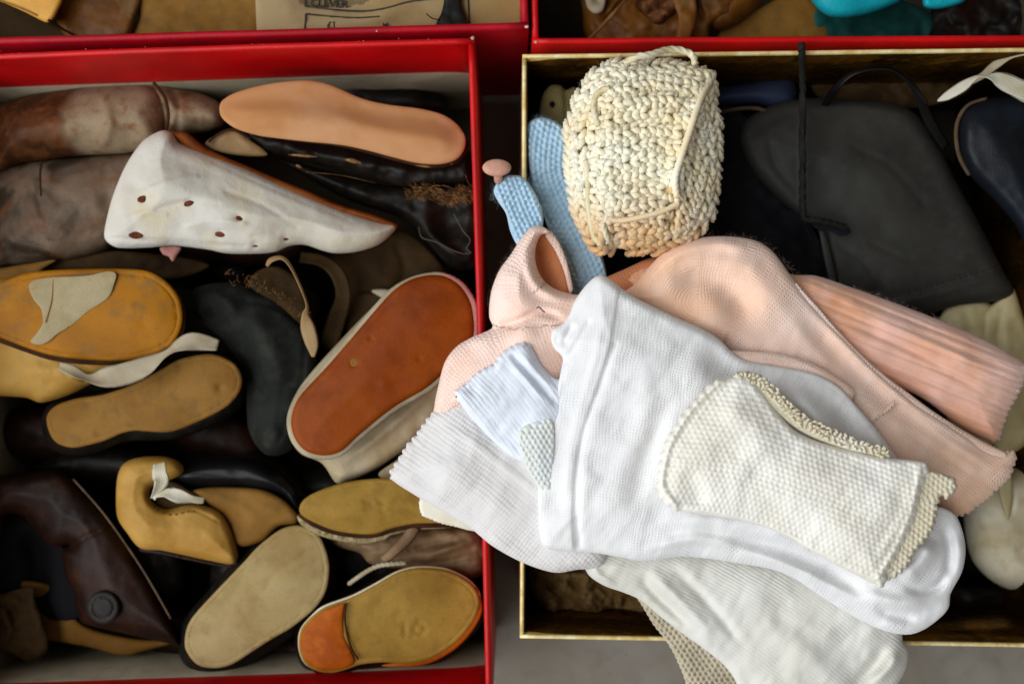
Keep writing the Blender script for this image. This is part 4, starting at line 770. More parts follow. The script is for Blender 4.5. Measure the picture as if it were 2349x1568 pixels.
ribbon("strap_band", [(1890, 245, 82, 16, 0), (1915, 205, 92, 18, 30), (1950, 172, 98, 20, 50), (2000, 158, 101, 20, 55), (2045, 160, 102, 20, 45), (2082, 185, 100, 22, 30), (2108, 225, 96, 24, 10), (2130, 275, 90, 26, 0), (2170, 340, 82, 24, 0)], M['blackshine'], T, 1.2)
T = thing("leather_shoe", "navy leather shoe with pale brown piping at the right edge", "shoe", 2300, 380, 40)
pillow("upper", [(2196, 300), (2206, 262), (2235, 235), (2290, 222), (2400, 230), (2400, 600), (2370, 600), (2330, 520), (2280, 460), (2230, 410), (2202, 360)], 92, 45, M['navy'], T, edge=34, eh=11, dome=5, noise=(1.5, 90))
ribbon("piping", [(2262, 226, 86, 7, 0), (2222, 240, 86, 8, 0), (2199, 270, 86, 9, 0), (2192, 310, 86, 9, 0), (2200, 360, 85, 9, 0), (2222, 402, 84, 7, 0)], M['brownpipe'], T, 1.6)
T = thing("satin_shoe", "navy satin shoe tip behind the cord, right of the crochet bootee", "shoe", 1730, 210, 40)
pillow("toe_cap", [(1600, 215), (1650, 200), (1720, 190), (1780, 172), (1815, 175), (1828, 205), (1822, 240), (1780, 250), (1720, 240), (1640, 245)], 72, 22, M['navysatin'], T, edge=24, eh=8, dome=2)
tube("brown_piping", [(1640, 262, 70), (1690, 250, 76), (1740, 250, 76), (1775, 268, 72)], 1.0, M['brownpipe'], T, seg=7)
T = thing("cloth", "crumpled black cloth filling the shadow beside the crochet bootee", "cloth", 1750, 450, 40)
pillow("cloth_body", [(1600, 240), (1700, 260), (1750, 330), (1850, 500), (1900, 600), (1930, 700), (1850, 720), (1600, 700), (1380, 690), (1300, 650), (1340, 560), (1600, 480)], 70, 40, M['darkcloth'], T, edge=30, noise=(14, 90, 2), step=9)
T = thing("white_ribbon", "white ribbon curling in from the right edge above the navy shoe", "ribbon", 2260, 190, 90)
ribbon("ribbon_band", [(2150, 232, 92, 4, 0), (2175, 218, 96, 24, 30), (2210, 196, 100, 30, 40), (2240, 176, 103, 16, 60), (2262, 176, 104, 14, 40), (2290, 182, 103, 34, -5), (2330, 200, 102, 44, -10), (2400, 235, 100, 46, -10)], M['whiteribbon'], T, .5)
T = thing("beige_ribbon", "narrow beige ribbon rising to the gold rim at the right edge", "ribbon", 2290, 140, 90)
ribbon("ribbon_band", [(2225, 190, 88, 12, 20), (2255, 172, 94, 18, 30), (2285, 148, 100, 20, 10), (2320, 130, 106, 12, 30), (2360, 118, 111, 16, 0)], M['ribbonw'], T, .5)
T = thing("leather_shoe", "brown leather scrap of a shoe in shadow behind the strap loop", "shoe", 2080, 180, 40)
pillow("upper", [(1860, 150), (1960, 135), (2120, 140), (2220, 165), (2230, 200), (2180, 230), (2080, 250), (1900, 240), (1860, 200)], 62, 30, M['deepbrown'], T, edge=30, noise=(6, 50, 2))
T = thing("leather_shoe", "ivory leather shoe with two pointed flaps, at the right edge below the charcoal shoe", "shoe", 2270, 780, 50)
pillow("left_flap", [(2150, 740), (2178, 692), (2178, 692), (2215, 676), (2240, 674), (2262, 690), (2290, 712), (2300, 800), (2300, 1000), (2200, 1020), (2160, 900)], 74, 30, M['creamleather'], T, edge=16, eh=5, dome=3, noise=(2, 50, 2), feats=[('ridge', [(2215, 690), (2225, 760), (2250, 850)], 14, -2)])
pillow("right_flap", [(2255, 720), (2285, 690), (2308, 665), (2325, 662), (2345, 720), (2370, 790), (2390, 900), (2370, 1000), (2290, 1040), (2250, 900)], 78, 30, M['creamleather'], T, edge=14, eh=5, dome=3, noise=(2, 60, 5), feats=[('ridge', [(2300, 700), (2290, 780), (2310, 860)], 10, -1.6)])
T = thing("leather_shoe", "creamy white leather shoe toe in the lower right corner of the gold box", "shoe", 2290, 1230, 40)
pillow("toe_cap", [(2215, 1130), (2250, 1090), (2310, 1070), (2400, 1080), (2400, 1340), (2352, 1354), (2310, 1350), (2265, 1325), (2230, 1285), (2214, 1230), (2208, 1170)], 78, 46, M['creamwhite'], T, edge=60, eh=18, dome=5, noise=(1.6, 60, 3), feats=[('ridge', [(2290, 1060), (2310, 1130), (2318, 1190)], 9, -2.5)])
pillow("pointed_tab", [(2285, 1090), (2300, 1060), (2318, 1080), (2322, 1140), (2312, 1192), (2298, 1160)], 86, 3, M['creamleather'], T, edge=6)
T = thing("shaggy_shoe", "shaggy brown sheepskin shoe in the front left corner of the gold box", "shoe", 1300, 1360, 40)
pillow("upper", [(1212, 1290), (1225, 1270), (1400, 1270), (1490, 1290), (1530, 1350), (1542, 1420), (1500, 1428), (1462, 1410), (1420, 1398), (1390, 1400), (1378, 1425), (1330, 1424), (1300, 1426), (1265, 1418), (1235, 1385), (1215, 1345)], 74, 34, M['fuzzybrown'], T, edge=22, eh=8, step=4, noise=(7, 26, 4), feats=[('ridge', [(1340, 1290), (1345, 1350), (1350, 1415)], 15, 5), ('ridge', [(1235, 1320), (1290, 1370), (1320, 1375)], 9, -4)])
pillow("sole_tip", [(1325, 1420), (1350, 1412), (1380, 1414), (1400, 1424), (1380, 1434), (1345, 1434), (1322, 1430)], 66, 5, M['paletan'], T, edge=5)
pillow("black_quarter", [(1385, 1408), (1420, 1396), (1470, 1405), (1490, 1430), (1440, 1436), (1390, 1430)], 64, 14, M['blackshine'], T, edge=10)
T = thing("leather_shoe", "black shoe in shadow along the front wall of the gold box", "shoe", 2250, 1420, 20)
pillow("upper", [(1550, 1350), (1800, 1340), (2080, 1300), (2200, 1340), (2400, 1360), (2400, 1440), (2200, 1445), (1900, 1440), (1600, 1430)], 52, 30, M['black'], T, edge=30, noise=(7, 60, 3))
T = thing("knitted_tab", "yellowed knitted tab with a buttonhole poking up beside the crochet bootee", "knitwear", 1265, 240, 60)
pillow("tab", [(1236, 300), (1236, 255), (1244, 218), (1262, 196), (1285, 196), (1298, 206), (1318, 200), (1335, 215), (1340, 300), (1290, 330)], 82, 8, M['yellowknit'], T, edge=10, eh=2.5, step=4, spine=[(1240, 330), (1280, 190)], feats=[('bump', 1267, 240, 6, -3.5), ('ridge', [(1298, 206), (1300, 270)], 7, -2)])
pillow("buttonhole", [(1263, 226), (1268, 222), (1272, 236), (1269, 254), (1264, 250), (1261, 238)], 81.2, .8, M['darkcloth'], T, edge=3, step=3)
pillow("white_edge", [(1318, 262), (1330, 250), (1345, 256), (1342, 290), (1322, 292)], 84, 6, M['ribbonw'], T, edge=6)
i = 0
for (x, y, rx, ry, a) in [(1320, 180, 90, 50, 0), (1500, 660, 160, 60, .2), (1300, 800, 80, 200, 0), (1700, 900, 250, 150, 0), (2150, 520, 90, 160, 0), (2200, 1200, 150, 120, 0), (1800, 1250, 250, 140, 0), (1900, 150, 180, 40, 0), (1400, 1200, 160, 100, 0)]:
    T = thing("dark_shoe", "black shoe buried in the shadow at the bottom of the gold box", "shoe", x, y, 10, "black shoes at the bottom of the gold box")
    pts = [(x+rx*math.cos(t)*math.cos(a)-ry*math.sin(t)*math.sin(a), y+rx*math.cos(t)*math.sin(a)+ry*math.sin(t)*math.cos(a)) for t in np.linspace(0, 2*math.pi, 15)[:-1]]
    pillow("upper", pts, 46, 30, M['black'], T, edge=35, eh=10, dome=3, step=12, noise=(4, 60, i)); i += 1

# blue knitted straps
def knitted(name, label, cat, pts, z, th, m, kn, spine, fl=None, fib=None, **k):
    T = thing(name, label, cat, pts[0][0], pts[0][1], z-th)
    pillow("knitted_body", pts, z, th, m, T, knit=kn, spine=spine, step=2.8, **k)
    if fl: fuzz(fl, z, 260, 4.5, M[fib], T)
    return T
ks = [(1270, 260), (1255, 400), (1330, 560), (1380, 680)]
knitted("knitted_strap", "long pale blue knitted strap tucked inside the gold rim", "knitwear", [(1206, 300), (1214, 280), (1240, 270), (1270, 278), (1296, 302), (1310, 400), (1330, 480), (1372, 560), (1392, 640), (1380, 700), (1300, 690), (1280, 600), (1255, 520), (1228, 450), (1212, 380)], 108, 7, M['blueknit'], ('moss', 14, 12, 1.9), ks, [(1208, 300), (1240, 270), (1290, 295)], 'bluefib', edge=8, eh=2.2, noise=(1.4, 40))
T = knitted("knitted_strap", "short pale blue knitted strap end carrying the pink button, hanging over the gold rim", "knitwear", [(1140, 420), (1165, 404), (1195, 405), (1218, 428), (1236, 462), (1246, 500), (1240, 540), (1225, 560), (1205, 572), (1186, 562), (1170, 530), (1160, 490), (1142, 462), (1132, 440)], 122, 6, M['blueknit'], ('moss', 13, 11, 1.7), [(1170, 400), (1210, 500), (1270, 620)], [(1140, 470), (1130, 440), (1160, 405), (1215, 420), (1245, 480)], 'bluefib', edge=7, eh=2.0, noise=(1.4, 40))
T = thing("pink_button", "small round pink shank button standing on the tip of the blue strap", "button", 1138, 395, 118)
def disc(name, cx, cy, z, rx, ry, h, m, parent, n=20):
    pillow(name, [(cx+rx*math.cos(t), cy+ry*math.sin(t)) for t in np.linspace(0, 2*math.pi, n+1)[:-1]], z, h, m, parent, edge=min(rx, ry)*.6, eh=h*.5, dome=.5, step=4)
disc("button_cap", 1139, 385, 131, 33, 20, 3.4, M['pinkbutton'], T)
tube("shank", [(1141, 388, 128), (1142, 402, 126), (1143, 414, 122)], 2.0, M['pinkbutton'], T, seg=10)

# crocheted bootee
T = thing("crochet_bootee", "cream crocheted baby bootee of thick silky yarn, standing over the gold rim", "bootee", 1475, 360, 90)
oc = [(1293, 350), (1293, 300), (1305, 250), (1325, 205), (1350, 165), (1385, 142), (1430, 131), (1480, 137), (1540, 137), (1600, 150), (1635, 160), (1645, 190), (1645, 225), (1655, 270), (1656, 340), (1655, 400), (1647, 450), (1643, 490), (1620, 530), (1580, 563), (1540, 578), (1490, 586), (1440, 582), (1412, 568), (1392, 586), (1365, 584), (1332, 540), (1312, 490), (1300, 440), (1295, 400)]
cf = [('ridge', [(1640, 170), (1600, 250), (1570, 330), (1545, 430), (1540, 500)], 20, 4), ('ridge', [(1360, 200), (1345, 320), (1350, 450), (1372, 560)], 16, -2), ('ridge', [(1380, 400), (1450, 420), (1540, 400)], 10, -1.6), ('ridge', [(1400, 280), (1460, 290), (1560, 280)], 10, -2.), ('ridge', [(1385, 340), (1460, 352), (1550, 340)], 12, 1.6), ('ridge', [(1390, 460), (1460, 475), (1530, 460)], 12, 1.6), ('ridge', [(1400, 225), (1480, 240), (1580, 225)], 12, 1.6)]
pillow("ground", [(x+(1475-x)*.03, y+(360-y)*.03) for x, y in oc], 128, 30, M['yarnbase'], T, edge=50, eh=12, dome=9, domew=110, step=6, feats=cf)
opoly = crom(oc, 6); cspec = dict(edge=50, eh=12, dome=9, domew=110, noise=None, feats=cf)
def cz(x, y):
    q = np.array([[x, y]]); d, _, _ = seg_dist(q, opoly, True); return 128+float(field(q, d*(1 if inside(q, opoly)[0] else 0), cspec)[0])
def lobe(x, y, a, L, r, lift=1.3):
    """one short twist of yarn, curved over the fabric"""
    c, s = math.cos(a), math.sin(a); b = rng.uniform(-.4, .4)*L
    pp = []
    for t, h in ((-.5, -1.6), (-.25, .1), (0, .8), (.25, .1), (.5, -1.6)):
        X = x+c*L*t-s*b*(1-4*t*t)*.5; Y = y+s*L*t+c*b*(1-4*t*t)*.5; pp.append((X, Y, cz(X, Y)+lift+h*.8))
    return tube_geo(pp, r, seg=9, lobes=3, twist=1.1, sub=3, taper=.45)
def vst(x, y, a, L=27, r=1.5, w_=10):
    c, s = math.cos(a), math.sin(a)
    return [lobe(x-s*w_*.5, y+c*w_*.5, a+.5, L, r), lobe(x+s*w_*.5, y-c*w_*.5, a-.5, L, r)]
g = []
# rim rounds that follow the outline
cenp = np.array([1472, 360])
for inset, sp_ in ((14, 19), (34, 21)):
    pl = crom([(x+(cenp[0]-x)*inset/175, y+(cenp[1]-y)*inset/215) for x, y in oc], 2)
    L = np.concatenate([[0], np.cumsum(np.linalg.norm(np.diff(pl, axis=0), axis=1))])
    for s in np.arange(0, L[-1], sp_):
        k = min(np.searchsorted(L, s), len(pl)-2); t = pl[k+1]-pl[k-1]; a = math.atan2(t[1], t[0])
        g += vst(pl[k][0]+rng.uniform(-1.5, 1.5), pl[k][1]+rng.uniform(-1.5, 1.5), a, 30, 1.55, 12)
ry = 178; row = 0
while ry < 550:
    x = 1352+(row % 2)*8
    while x < 1640:
        sx = np.interp(ry, [170, 250, 330, 430, 560], [1632, 1596, 1566, 1541, 1536])
        xx, yy = x+rng.uniform(-2.5, 2.5), ry+9*math.sin((x-1352)/31.)+rng.uniform(-2, 2)
        q = np.array([[xx, yy]]); d, _, _ = seg_dist(q, opoly, True)
        if inside(q, opoly)[0] and d[0] > 36 and xx < sx-8:
            if row % 2: g += vst(xx, yy, rng.uniform(-.15, .15)+.29*math.cos((x-1352)/31.), 27, 1.45, 11)
            else: g.append(lobe(xx, yy, math.pi/2+rng.uniform(-.5, .5), 24, 1.5, .3)); g.append(lobe(xx+10, yy+2, math.pi/2+rng.uniform(-.6, .6), 20, 1.2, .1))
        x += 19.5
    ry += 17.5; row += 1
for i_ in range(9):                       # diagonal rows on the outer side of the seam
    for j_ in range(26):
        xx = 1560+i_*19+j_*4.8-70+rng.uniform(-2, 2); yy = 560-j_*18.5+i_*11-30+rng.uniform(-2, 2)
        q = np.array([[xx, yy]]); sx = np.interp(yy, [170, 250, 330, 430, 560], [1632, 1596, 1566, 1541, 1536])
        d, _, _ = seg_dist(q, opoly, True)
        if xx > sx+12 and inside(q, opoly)[0] and d[0] > 36: g += vst(xx, yy, .9+rng.uniform(-.2, .2), 27, 1.45)
joined("crochet_stitches", g, M['yarncream'], T)
def surf(pts, lift): return [(x, y, cz(x, y)+lift) for x, y in pts]
tube("seam_cord", surf([(1636, 172), (1612, 215), (1594, 262), (1578, 312), (1562, 360), (1548, 410), (1552, 450)], 3.2), 1.5, M['yarncream'], T, seg=12, lobes=3, twist=.9, sub=12)
tube("drawstring", [(1432, 146, 136), (1462, 131, 138), (1492, 126, 137), (1530, 115, 133), (1562, 116, 131), (1588, 128, 131), (1594, 146, 134)], 1.4, M['yarnwhite'], T, seg=12, lobes=3, twist=.5, sub=12)
tube("bridle_loop", surf([(1398, 202), (1374, 212), (1362, 236), (1364, 262), (1372, 288)], 3.4), 1.25, M['yarnwhite'], T, seg=12, lobes=3, twist=.6, sub=10)
tube("side_tie", surf([(1344, 368), (1348, 420), (1350, 480), (1362, 540), (1378, 560)], 2.6), 1.3, M['yarnwhite'], T, seg=12, lobes=3, twist=.6, sub=10)
tube("front_cord", surf([(1375, 500), (1420, 506), (1470, 498), (1520, 484), (1556, 466)], 2.6), 1.2, M['yarncream'], T, seg=12, lobes=3, twist=.9, sub=12)
tube("front_tie", surf([(1382, 512), (1392, 545), (1408, 566)], 3), 1.3, M['yarnwhite'], T, seg=12, lobes=3, twist=.6, sub=10)
fuzz([(1385, 142), (1330, 200), (1295, 300), (1300, 440), (1332, 540)], 132, 160, 4, M['whitefib'], T)

# ------------------------------------------------------------------ heap of knitted socks
def sock(label, parts, x, y, z): 
    return thing("baby_sock", label, "sock", x, y, z)
T = sock("salmon pink ribbed wool sock, rearmost on the right", None, 2100, 800, 110)
pillow("leg", [(1420, 640), (1520, 590), (1700, 600), (1820, 630), (1870, 632), (1950, 658), (2040, 690), (2150, 732), (2250, 775), (2330, 820), (2352, 840), (2346, 875), (2336, 900), (2312, 940), (2300, 975), (2282, 1012), (2200, 975), (2100, 905), (1950, 850), (1700, 780), (1500, 700)], 119, 14, M['salmon'], T, edge=42, eh=8, dome=4, step=3.6, knit=('rib', 400, 21, .9), spine=[(1640, 560), (1850, 640), (2050, 720), (2380, 850)], noise=(2.4, 110, 3, .3, 40), scallop=(5, 15, [(2350, 850), (2336, 900), (2312, 940), (2300, 975), (2282, 1012)]), feats=[('ridge', [(1900, 680), (2080, 760), (2330, 880)], 12, 1.6), ('ridge', [(1900, 720), (2100, 810), (2300, 930)], 10, -1.6), ('ridge', [(1950, 800), (2150, 900), (2290, 970)], 9, -1.4)])
pillow("heel_fold", [(1335, 668), (1370, 645), (1430, 618), (1490, 592), (1540, 590), (1520, 640), (1460, 680), (1400, 690)], 117, 12, M['peachin'], T, edge=16, eh=4, dome=2, spine=[(1330, 680), (1520, 590)])
fuzz([(1820, 632), (1950, 658), (2150, 732), (2250, 775), (2340, 830)], 120, 420, 3., M['pinkfib'], T, spread=5)

T = sock("large pale pink silk knit sock with rounded heel, between salmon and white socks", None, 1900, 800, 115)
sp2 = [(1600, 690), (1700, 700), (1820, 800), (1980, 900), (2150, 1010), (2280, 1110)]
pillow("foot", [(1425, 680), (1455, 652), (1490, 610), (1530, 572), (1580, 550), (1640, 542), (1700, 545), (1742, 556), (1775, 580), (1812, 630), (1860, 690), (1910, 748), (1960, 800), (2010, 850), (2060, 890), (2110, 930), (2160, 962), (2220, 1000), (2270, 1030), (2322, 1038), (2326, 1052), (2316, 1085), (2290, 1115), (2255, 1145), (2195, 1182), (2140, 1150), (2080, 1110), (2020, 1080), (1900, 950), (1800, 880), (1680, 830), (1560, 780), (1470, 720)], 127, 14, M['pinkknit'], T, edge=24, eh=5, dome=5, domew=70, step=5, spine=sp2, noise=(2., 120, 5, .5, 34), scallop=(6, 14, [(2322, 1038), (2316, 1085), (2290, 1115), (2255, 1145), (2195, 1182)]),
       feats=[('ridge', [(1480, 640), (1560, 580), (1660, 560), (1740, 580)], 14, 2.4), ('ridge', [(1530, 660), (1620, 640), (1690, 690), (1710, 760)], 34, -4.5), ('bump', 1640, 720, 46, 3), ('ridge', [(1830, 670), (1930, 780), (2060, 905), (2180, 985), (2310, 1050)], 12, 3.2), ('ridge', [(1800, 690), (1900, 800), (2030, 920), (2150, 1010)], 20, -2.), ('ridge', [(2050, 930), (2020, 945), (1990, 975)], 4, .9), ('ridge', [(2070, 930), (2180, 1010), (2290, 1080)], 9, 1.2), ('ridge', [(2060, 980), (2170, 1050), (2260, 1110)], 9, -1.)])
g = pillow("cuff_fold", [(1660, 806), (1720, 806), (1790, 812), (1860, 832), (1920, 866), (1960, 900), (1930, 930), (1860, 870), (1780, 845), (1700, 835)], 138, 5, M['pinkknit'], T, edge=12, eh=2.4, dome=1.5, spine=[(1660, 820), (1800, 830), (1940, 910)], feats=[('ridge', [(1690, 818), (1800, 828), (1930, 890)], 4, -1)])
ribbon("side_seam", [(1822, 652, 124.5, 16, 8), (1868, 706, 125.5, 20, 8), (1918, 764, 126.5, 22, 8), (1968, 818, 127, 24, 8), (2020, 866, 127, 26, 8), (2075, 908, 127, 26, 8), (2130, 950, 127, 28, 8), (2190, 990, 127, 30, 8), (2250, 1024, 126.5, 30, 8), (2306, 1048, 126, 26, 8)], M['pinkpale'], T, 1.6, curl=-.9)  # rolled stitched edge; its paler knit also stands in for the highlight there
ribbon("cuff_seam", [(2052, 922, 130.5, 7), (2036, 938, 131.5, 8), (2012, 956, 132, 8), (1990, 974, 132, 7)], M['pinkpale'], T, 1.)
fuzz([(1530, 572), (1640, 542), (1760, 565), (1860, 690)], 122, 300, 4, M['pinkfib'], T)

T = sock("shell pink silk knit sock folded into a hollow loop, peach inside showing", None, 1200, 750, 112)
pillow("loop_inside", [(1205, 560), (1228, 528), (1256, 532), (1282, 566), (1300, 612), (1312, 670), (1290, 690), (1240, 680), (1212, 630)], 122, 12, M['peachin'], T, edge=16, eh=4, feats=[('ridge', [(1235, 540), (1250, 620), (1280, 680)], 16, -4)])
pillow("foot", [(1122, 700), (1128, 662), (1145, 620), (1172, 582), (1196, 545), (1218, 522), (1244, 520), (1262, 534), (1240, 540), (1228, 570), (1230, 610), (1246, 642), (1272, 662), (1310, 674), (1360, 684), (1362, 740), (1320, 800), (1300, 900), (1200, 930), (1080, 960), (996, 975), (996, 930), (1006, 880), (1020, 830), (1046, 795), (1080, 774), (1128, 752), (1122, 728)], 132, 16, M['pinkpale'], T, edge=20, eh=6, dome=7, domew=80, step=5, spine=[(1240, 540), (1190, 640), (1200, 700), (1330, 740), (1150, 830), (1010, 940)], noise=(1.5, 80, 6),
       feats=[('ridge', [(1120, 756), (1180, 740), (1240, 716), (1300, 736)], 9, -3.5), ('ridge', [(1210, 560), (1212, 620), (1240, 664), (1310, 692)], 12, 2.6), ('ridge', [(1070, 800), (1150, 775), (1260, 760)], 24, 2.4), ('ridge', [(1170, 600), (1150, 680), (1180, 720)], 24, 1.5)])
pillow("loop_rim", [(1262, 530), (1284, 560), (1302, 606), (1314, 664), (1306, 672), (1292, 620), (1272, 574), (1250, 540)], 124, 3, M['pinkpale'], T, edge=5, eh=1.4, step=4)
tube("blue_thread_end", [(1231, 706, 141), (1236, 704, 143), (1244, 712, 143), (1249, 716, 141)], .3, M['thread'], T, seg=5)
fuzz([(1120, 700), (1145, 620), (1196, 545), (1230, 520)], 129, 120, 3, M['pinkfib'], T)

T = sock("bright bluish white ribbed sock cuff between shell pink and large white socks", None, 1180, 880, 120)
pillow("cuff", [(1046, 906), (1072, 880), (1100, 856), (1135, 836), (1150, 815), (1180, 794), (1204, 788), (1222, 802), (1242, 838), (1270, 866), (1310, 880), (1310, 1040), (1200, 1060), (1100, 980)], 142.5, 8, M['bluewhite'], T, edge=16, eh=3, dome=2, step=5, spine=[(1130, 820), (1200, 900), (1280, 1010)], noise=(2.2, 60, 4), scallop=(6, 16, [(1046, 906), (1072, 880), (1135, 836), (1204, 788)]), feats=[('ridge', [(1160, 825), (1200, 860), (1250, 920)], 9, 1.8), ('ridge', [(1190, 800), (1225, 850), (1280, 900)], 9, 2.2), ('ridge', [(1175, 815), (1215, 862), (1270, 920)], 6, -1.8)])
T = sock("off white ribbed sock with frilled cuff spreading over the edge of the red box", None, 1080, 1120, 120)
pillow("leg", [(1044, 912), (1020, 925), (988, 958), (960, 996), (938, 1020), (922, 1046), (898, 1084), (904, 1104), (950, 1134), (1000, 1164), (1080, 1212), (1130, 1252), (1200, 1290), (1270, 1312), (1320, 1306), (1385, 1290), (1400, 1150), (1300, 980), (1200, 930), (1110, 900), (1070, 890)], 133, 12, M['whiterib'], T, edge=22, eh=5, dome=6, domew=120, step=5, spine=[(970, 990), (1100, 1080), (1220, 1180), (1400, 1330)], noise=(2, 90, 8, .7, 34), scallop=(7, 18, [(1044, 912), (988, 958), (922, 1046), (898, 1084)]), feats=[('ridge', [(1050, 930), (1150, 1010), (1250, 1060)], 20, -1.5), ('ridge', [(960, 1030), (1080, 1130), (1200, 1220)], 30, 1.5), ('ridge', [(1030, 970), (1130, 1050), (1260, 1150)], 10, .9)])
pillow("cuff_underlayer", [(962, 1148), (975, 1140), (1060, 1180), (1090, 1215), (1040, 1205), (1010, 1198), (985, 1188), (968, 1180)], 121, 5, M['lacetrim'], T, edge=6, eh=2, step=4, scallop=(2, 10), label="yellowed rear layer of the cuff")
fuzz([(1044, 912), (988, 958), (922, 1046), (898, 1084)], 133, 200, 3, M['whitefib'], T, spread=4)
T = thing("lace_bootee", "pale green openwork lace scrap peeping out left of the large white sock", "knitwear", 1220, 1040, 120)
pillow("lace", [(1187, 1002), (1194, 984), (1220, 968), (1262, 958), (1272, 1000), (1262, 1130), (1238, 1118), (1214, 1086), (1196, 1046)], 145.5, 2.6, M['palegreen'], T, edge=8, eh=1.6, dome=1, step=2.6, knit=('mesh', 13, 11, .9), spine=[(1190, 1000), (1260, 1110)])

T = sock("beige openwork knit sock hanging over the front gold rim, lowest of the heap", None, 1560, 1480, 105)
pillow("leg", [(1440, 1330), (1472, 1385), (1500, 1432), (1530, 1470), (1552, 1510), (1572, 1560), (1590, 1630), (1760, 1630), (1740, 1500), (1600, 1350)], 119, 6, M['openwork'], T, edge=10, eh=2.2, dome=1, step=2.8, knit=('mesh', 13, 11, 1.6), spine=[(1450, 1340), (1560, 1450), (1680, 1620)], scallop=(2, 13, [(1472, 1385), (1530, 1470), (1572, 1560), (1590, 1630)]), noise=(1, 60))
T = sock("ivory fine ribbed sock hanging toward the front edge under the large white sock", None, 1700, 1450, 110)
pillow("foot", [(1336, 1262), (1338, 1290), (1350, 1318), (1385, 1342), (1430, 1358), (1470, 1376), (1510, 1410), (1560, 1448), (1610, 1484), (1660, 1524), (1690, 1570), (1700, 1640), (2000, 1640), (2050, 1580), (2078, 1530), (2082, 1490), (2070, 1470), (2060, 1400), (1900, 1300), (1600, 1240)], 127, 10, M['sheer'], T, edge=22, eh=4.5, dome=4, domew=90, step=5, spine=[(1380, 1280), (1500, 1340), (1700, 1450), (1950, 1640)], noise=(3.2, 110, 7, .9, 36), feats=[('ridge', [(1350, 1280), (1375, 1320), (1420, 1345)], 8, 1.5), ('ridge', [(1480, 1300), (1540, 1360), (1650, 1470)], 16, 3.2), ('ridge', [(1460, 1310), (1500, 1360), (1590, 1440)], 12, -2.6), ('ridge', [(1530, 1290), (1620, 1380), (1720, 1500)], 12, -2.2), ('ridge', [(1700, 1400), (1850, 1500), (1960, 1600)], 30, 2.5), ('ridge', [(2060, 1480), (2040, 1530), (1990, 1570)], 14, 4), ('ridge', [(2030, 1470), (2000, 1530), (1940, 1580)], 14, -3)])

T = sock("largest plain white knit sock with wide hem, on top of the heap", None, 1600, 1050, 130)
OW = [(1374, 632), (1388, 634), (1405, 645), (1445, 675), (1500, 704), (1560, 732), (1612, 755), (1650, 778), (1680, 808), (1715, 828), (1770, 838), (1830, 848), (1880, 862), (1925, 888), (1965, 932), (2010, 985), (2050, 1040), (2080, 1090), (2120, 1150), (2165, 1165), (2192, 1182), (2208, 1220), (2214, 1262), (2206, 1310), (2180, 1360), (2176, 1390), (2160, 1412), (2120, 1442), (2082, 1454), (2030, 1446), (1960, 1415), (1890, 1372), (1820, 1325), (1770, 1305), (1700, 1292), (1620, 1280), (1560, 1276), (1480, 1286), (1420, 1277), (1370, 1268), (1310, 1264), (1256, 1258), (1240, 1240), (1235, 1190), (1234, 1110), (1242, 1040), (1256, 980), (1270, 920), (1280, 880), (1286, 850), (1290, 820), (1272, 800), (1264, 778), (1268, 756), (1290, 742), (1305, 722), (1318, 690), (1340, 658), (1360, 638)]
pillow("foot", OW, 145, 12, M['whiteknit'], T, edge=22, eh=3.6, dome=5, domew=130, step=4.5, spine=[(1250, 930), (1500, 960), (1700, 1010), (1900, 1150), (2150, 1330)], noise=(2.6, 130, 11, .8, 34),
       feats=[('side', [(1320, 1300), (1312, 1200), (1318, 1080), (1338, 980), (1372, 880), (1400, 780), (1425, 620)], 4, -1.0),
              ('ridge', [(1302, 1270), (1298, 1150), (1308, 1030), (1335, 920), (1368, 810), (1395, 650)], 9, .6),
              ('ridge', [(1345, 1250), (1340, 1120), (1350, 1020), (1390, 900), (1440, 790)], 14, .7), ('ridge', [(1328, 1250), (1322, 1120), (1334, 1010), (1370, 900), (1410, 790)], 7, -.9),
              ('ridge', [(1400, 1150), (1430, 1060), (1480, 960), (1500, 850)], 26, 1.6), ('ridge', [(1440, 1180), (1480, 1050), (1540, 900)], 22, -1.6),
              ('ridge', [(1600, 800), (1660, 840), (1740, 870), (1800, 900)], 30, -3.2), ('ridge', [(1790, 880), (1850, 930), (1920, 1010), (1960, 1060)], 26, 5.5), ('ridge', [(1900, 920), (1980, 1010), (2040, 1100)], 22, -3.5),
              ('ridge', [(1380, 1262), (1480, 1255), (1600, 1235), (1720, 1262), (1850, 1310), (1960, 1370), (2080, 1420)], 14, 3.0), ('ridge', [(1640, 1250), (1760, 1255), (1880, 1305), (1990, 1360)], 16, -4.5), ('ridge', [(1480, 1215), (1640, 1195), (1800, 1225), (1900, 1270)], 26, 3),
              ('ridge', [(2000, 1390), (2050, 1410), (2110, 1420)], 12, -2.5), ('ridge', [(1960, 1350), (2050, 1380), (2140, 1380)], 16, 2.6), ('ridge', [(2070, 1345), (2110, 1355), (2150, 1345), (2175, 1310)], 9, -3.5),
              ('ridge', [(2060, 1330), (2110, 1290), (2140, 1230)], 22, 5), ('ridge', [(2160, 1200), (2180, 1260), (2170, 1330)], 12, -3.5), ('bump', 2196, 1260, 24, 2), ('bump', 1275, 782, 15, -2), ('ridge', [(1290, 800), (1300, 770), (1320, 740)], 8, -2), ('ridge', [(1296, 830), (1320, 790), (1350, 740)], 7, -1.)])
fuzz([(1374, 632), (1320, 690), (1290, 742), (1290, 820), (1256, 980), (1234, 1110), (1240, 1240)], 141, 260, 2.6, M['whitefib'], T, spread=3)

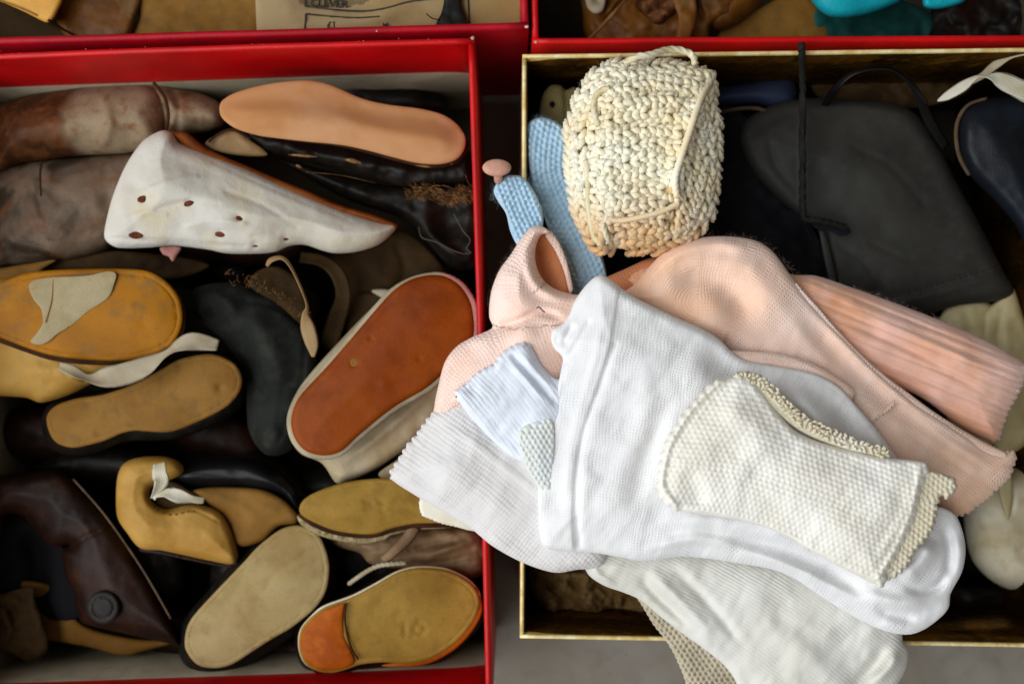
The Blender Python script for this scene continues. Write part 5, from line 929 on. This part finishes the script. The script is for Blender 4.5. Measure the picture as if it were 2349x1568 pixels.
T = sock("small ivory mesh knit sock with crocheted trim, topmost on the white one", None, 1820, 1080, 150)
pillow("rear_cuff", [(2098, 1080), (2130, 1078), (2160, 1084), (2186, 1102), (2190, 1126), (2172, 1140), (2158, 1132), (2150, 1150), (2140, 1196), (2122, 1232), (2096, 1262), (2078, 1296), (2046, 1322), (2000, 1330), (1980, 1250), (2050, 1120)], 160, 5, M['lacetrim'], T, edge=8, eh=2, step=2.8, knit=('moss', 12, 12, 1.2), spine=[(2000, 1200), (2190, 1120)], scallop=(6, 17, [(2186, 1102), (2150, 1150), (2122, 1232), (2046, 1322)]), label="rear layer of the cuff standing off the front one")
pillow("foot", [(1670, 866), (1690, 864), (1712, 868), (1735, 884), (1758, 912), (1785, 948), (1820, 985), (1865, 1008), (1920, 1025), (1980, 1040), (2040, 1050), (2085, 1054), (2124, 1062), (2124, 1085), (2112, 1120), (2104, 1160), (2092, 1200), (2070, 1242), (2052, 1280), (2034, 1306), (2026, 1340), (2004, 1338), (1960, 1316), (1910, 1290), (1860, 1262), (1810, 1232), (1760, 1210), (1700, 1194), (1640, 1184), (1580, 1176), (1545, 1164), (1522, 1146), (1511, 1120), (1512, 1085), (1518, 1045), (1530, 1010), (1548, 983), (1568, 950), (1590, 926), (1612, 900), (1638, 876)], 163, 9, M['creammesh'], T, edge=14, eh=3.4, dome=3.5, domew=90, step=2.8, knit=('mesh', 13.5, 11.5, .5), spine=[(1530, 1060), (1700, 1080), (1850, 1130), (2080, 1220)], noise=(1.8, 90, 5, .7, 40),
       scallop=(5, 24, [(1638, 876), (1568, 950), (1530, 1010), (1512, 1085), (1511, 1120), (1545, 1164), (1545, 1500), (2010, 1500), (2026, 1340), (2034, 1306), (2052, 1280), (2092, 1200), (2112, 1120), (2124, 1085)]), feats=[('ridge', [(1560, 1080), (1590, 1110), (1610, 1170)], 24, -2.2), ('ridge', [(1655, 872), (1605, 915), (1566, 968), (1536, 1020), (1520, 1085), (1520, 1120), (1548, 1158)], 7.5, 1.6), ('ridge', [(2108, 1080), (2090, 1170), (2050, 1262), (2014, 1322)], 7.5, 1.2), ('ridge', [(1640, 900), (1700, 960), (1820, 1040)], 40, 1.5), ('ridge', [(2090, 1070), (2080, 1160), (2020, 1270), (1990, 1320)], 12, 1.)])
pillow("trim_band", [(1688, 860), (1735, 866), (1780, 896), (1815, 932), (1858, 966), (1905, 988), (1965, 1010), (2036, 1032), (2040, 1050), (1960, 1036), (1890, 1014), (1830, 985), (1780, 945), (1730, 890), (1690, 872)], 160.6, 3.5, M['lacetrim'], T, edge=6, step=3, knit=('moss', 8, 8, .9))
g = []
tp = crom([(1690, 866), (1730, 872), (1772, 900), (1806, 938), (1850, 972), (1900, 996), (1960, 1020), (2030, 1040)], 4, False)
for i_, q in enumerate(tp):
    if i_ % 3: continue
    for off in (-4, 8):
        a = rng.uniform(0, 6.28); x, y = q[0]+off*.5+rng.uniform(-2, 2), q[1]-off+rng.uniform(-2, 2); r = rng.uniform(5, 8)
        g.append(tube_geo([(x+r*math.cos(a+t), y+r*.8*math.sin(a+t), 161+1.*math.sin(t*2)) for t in np.linspace(0, 5.6, 8)], .6, seg=5, sub=2))
joined("crochet_trim", g, M['lacetrim'], T)
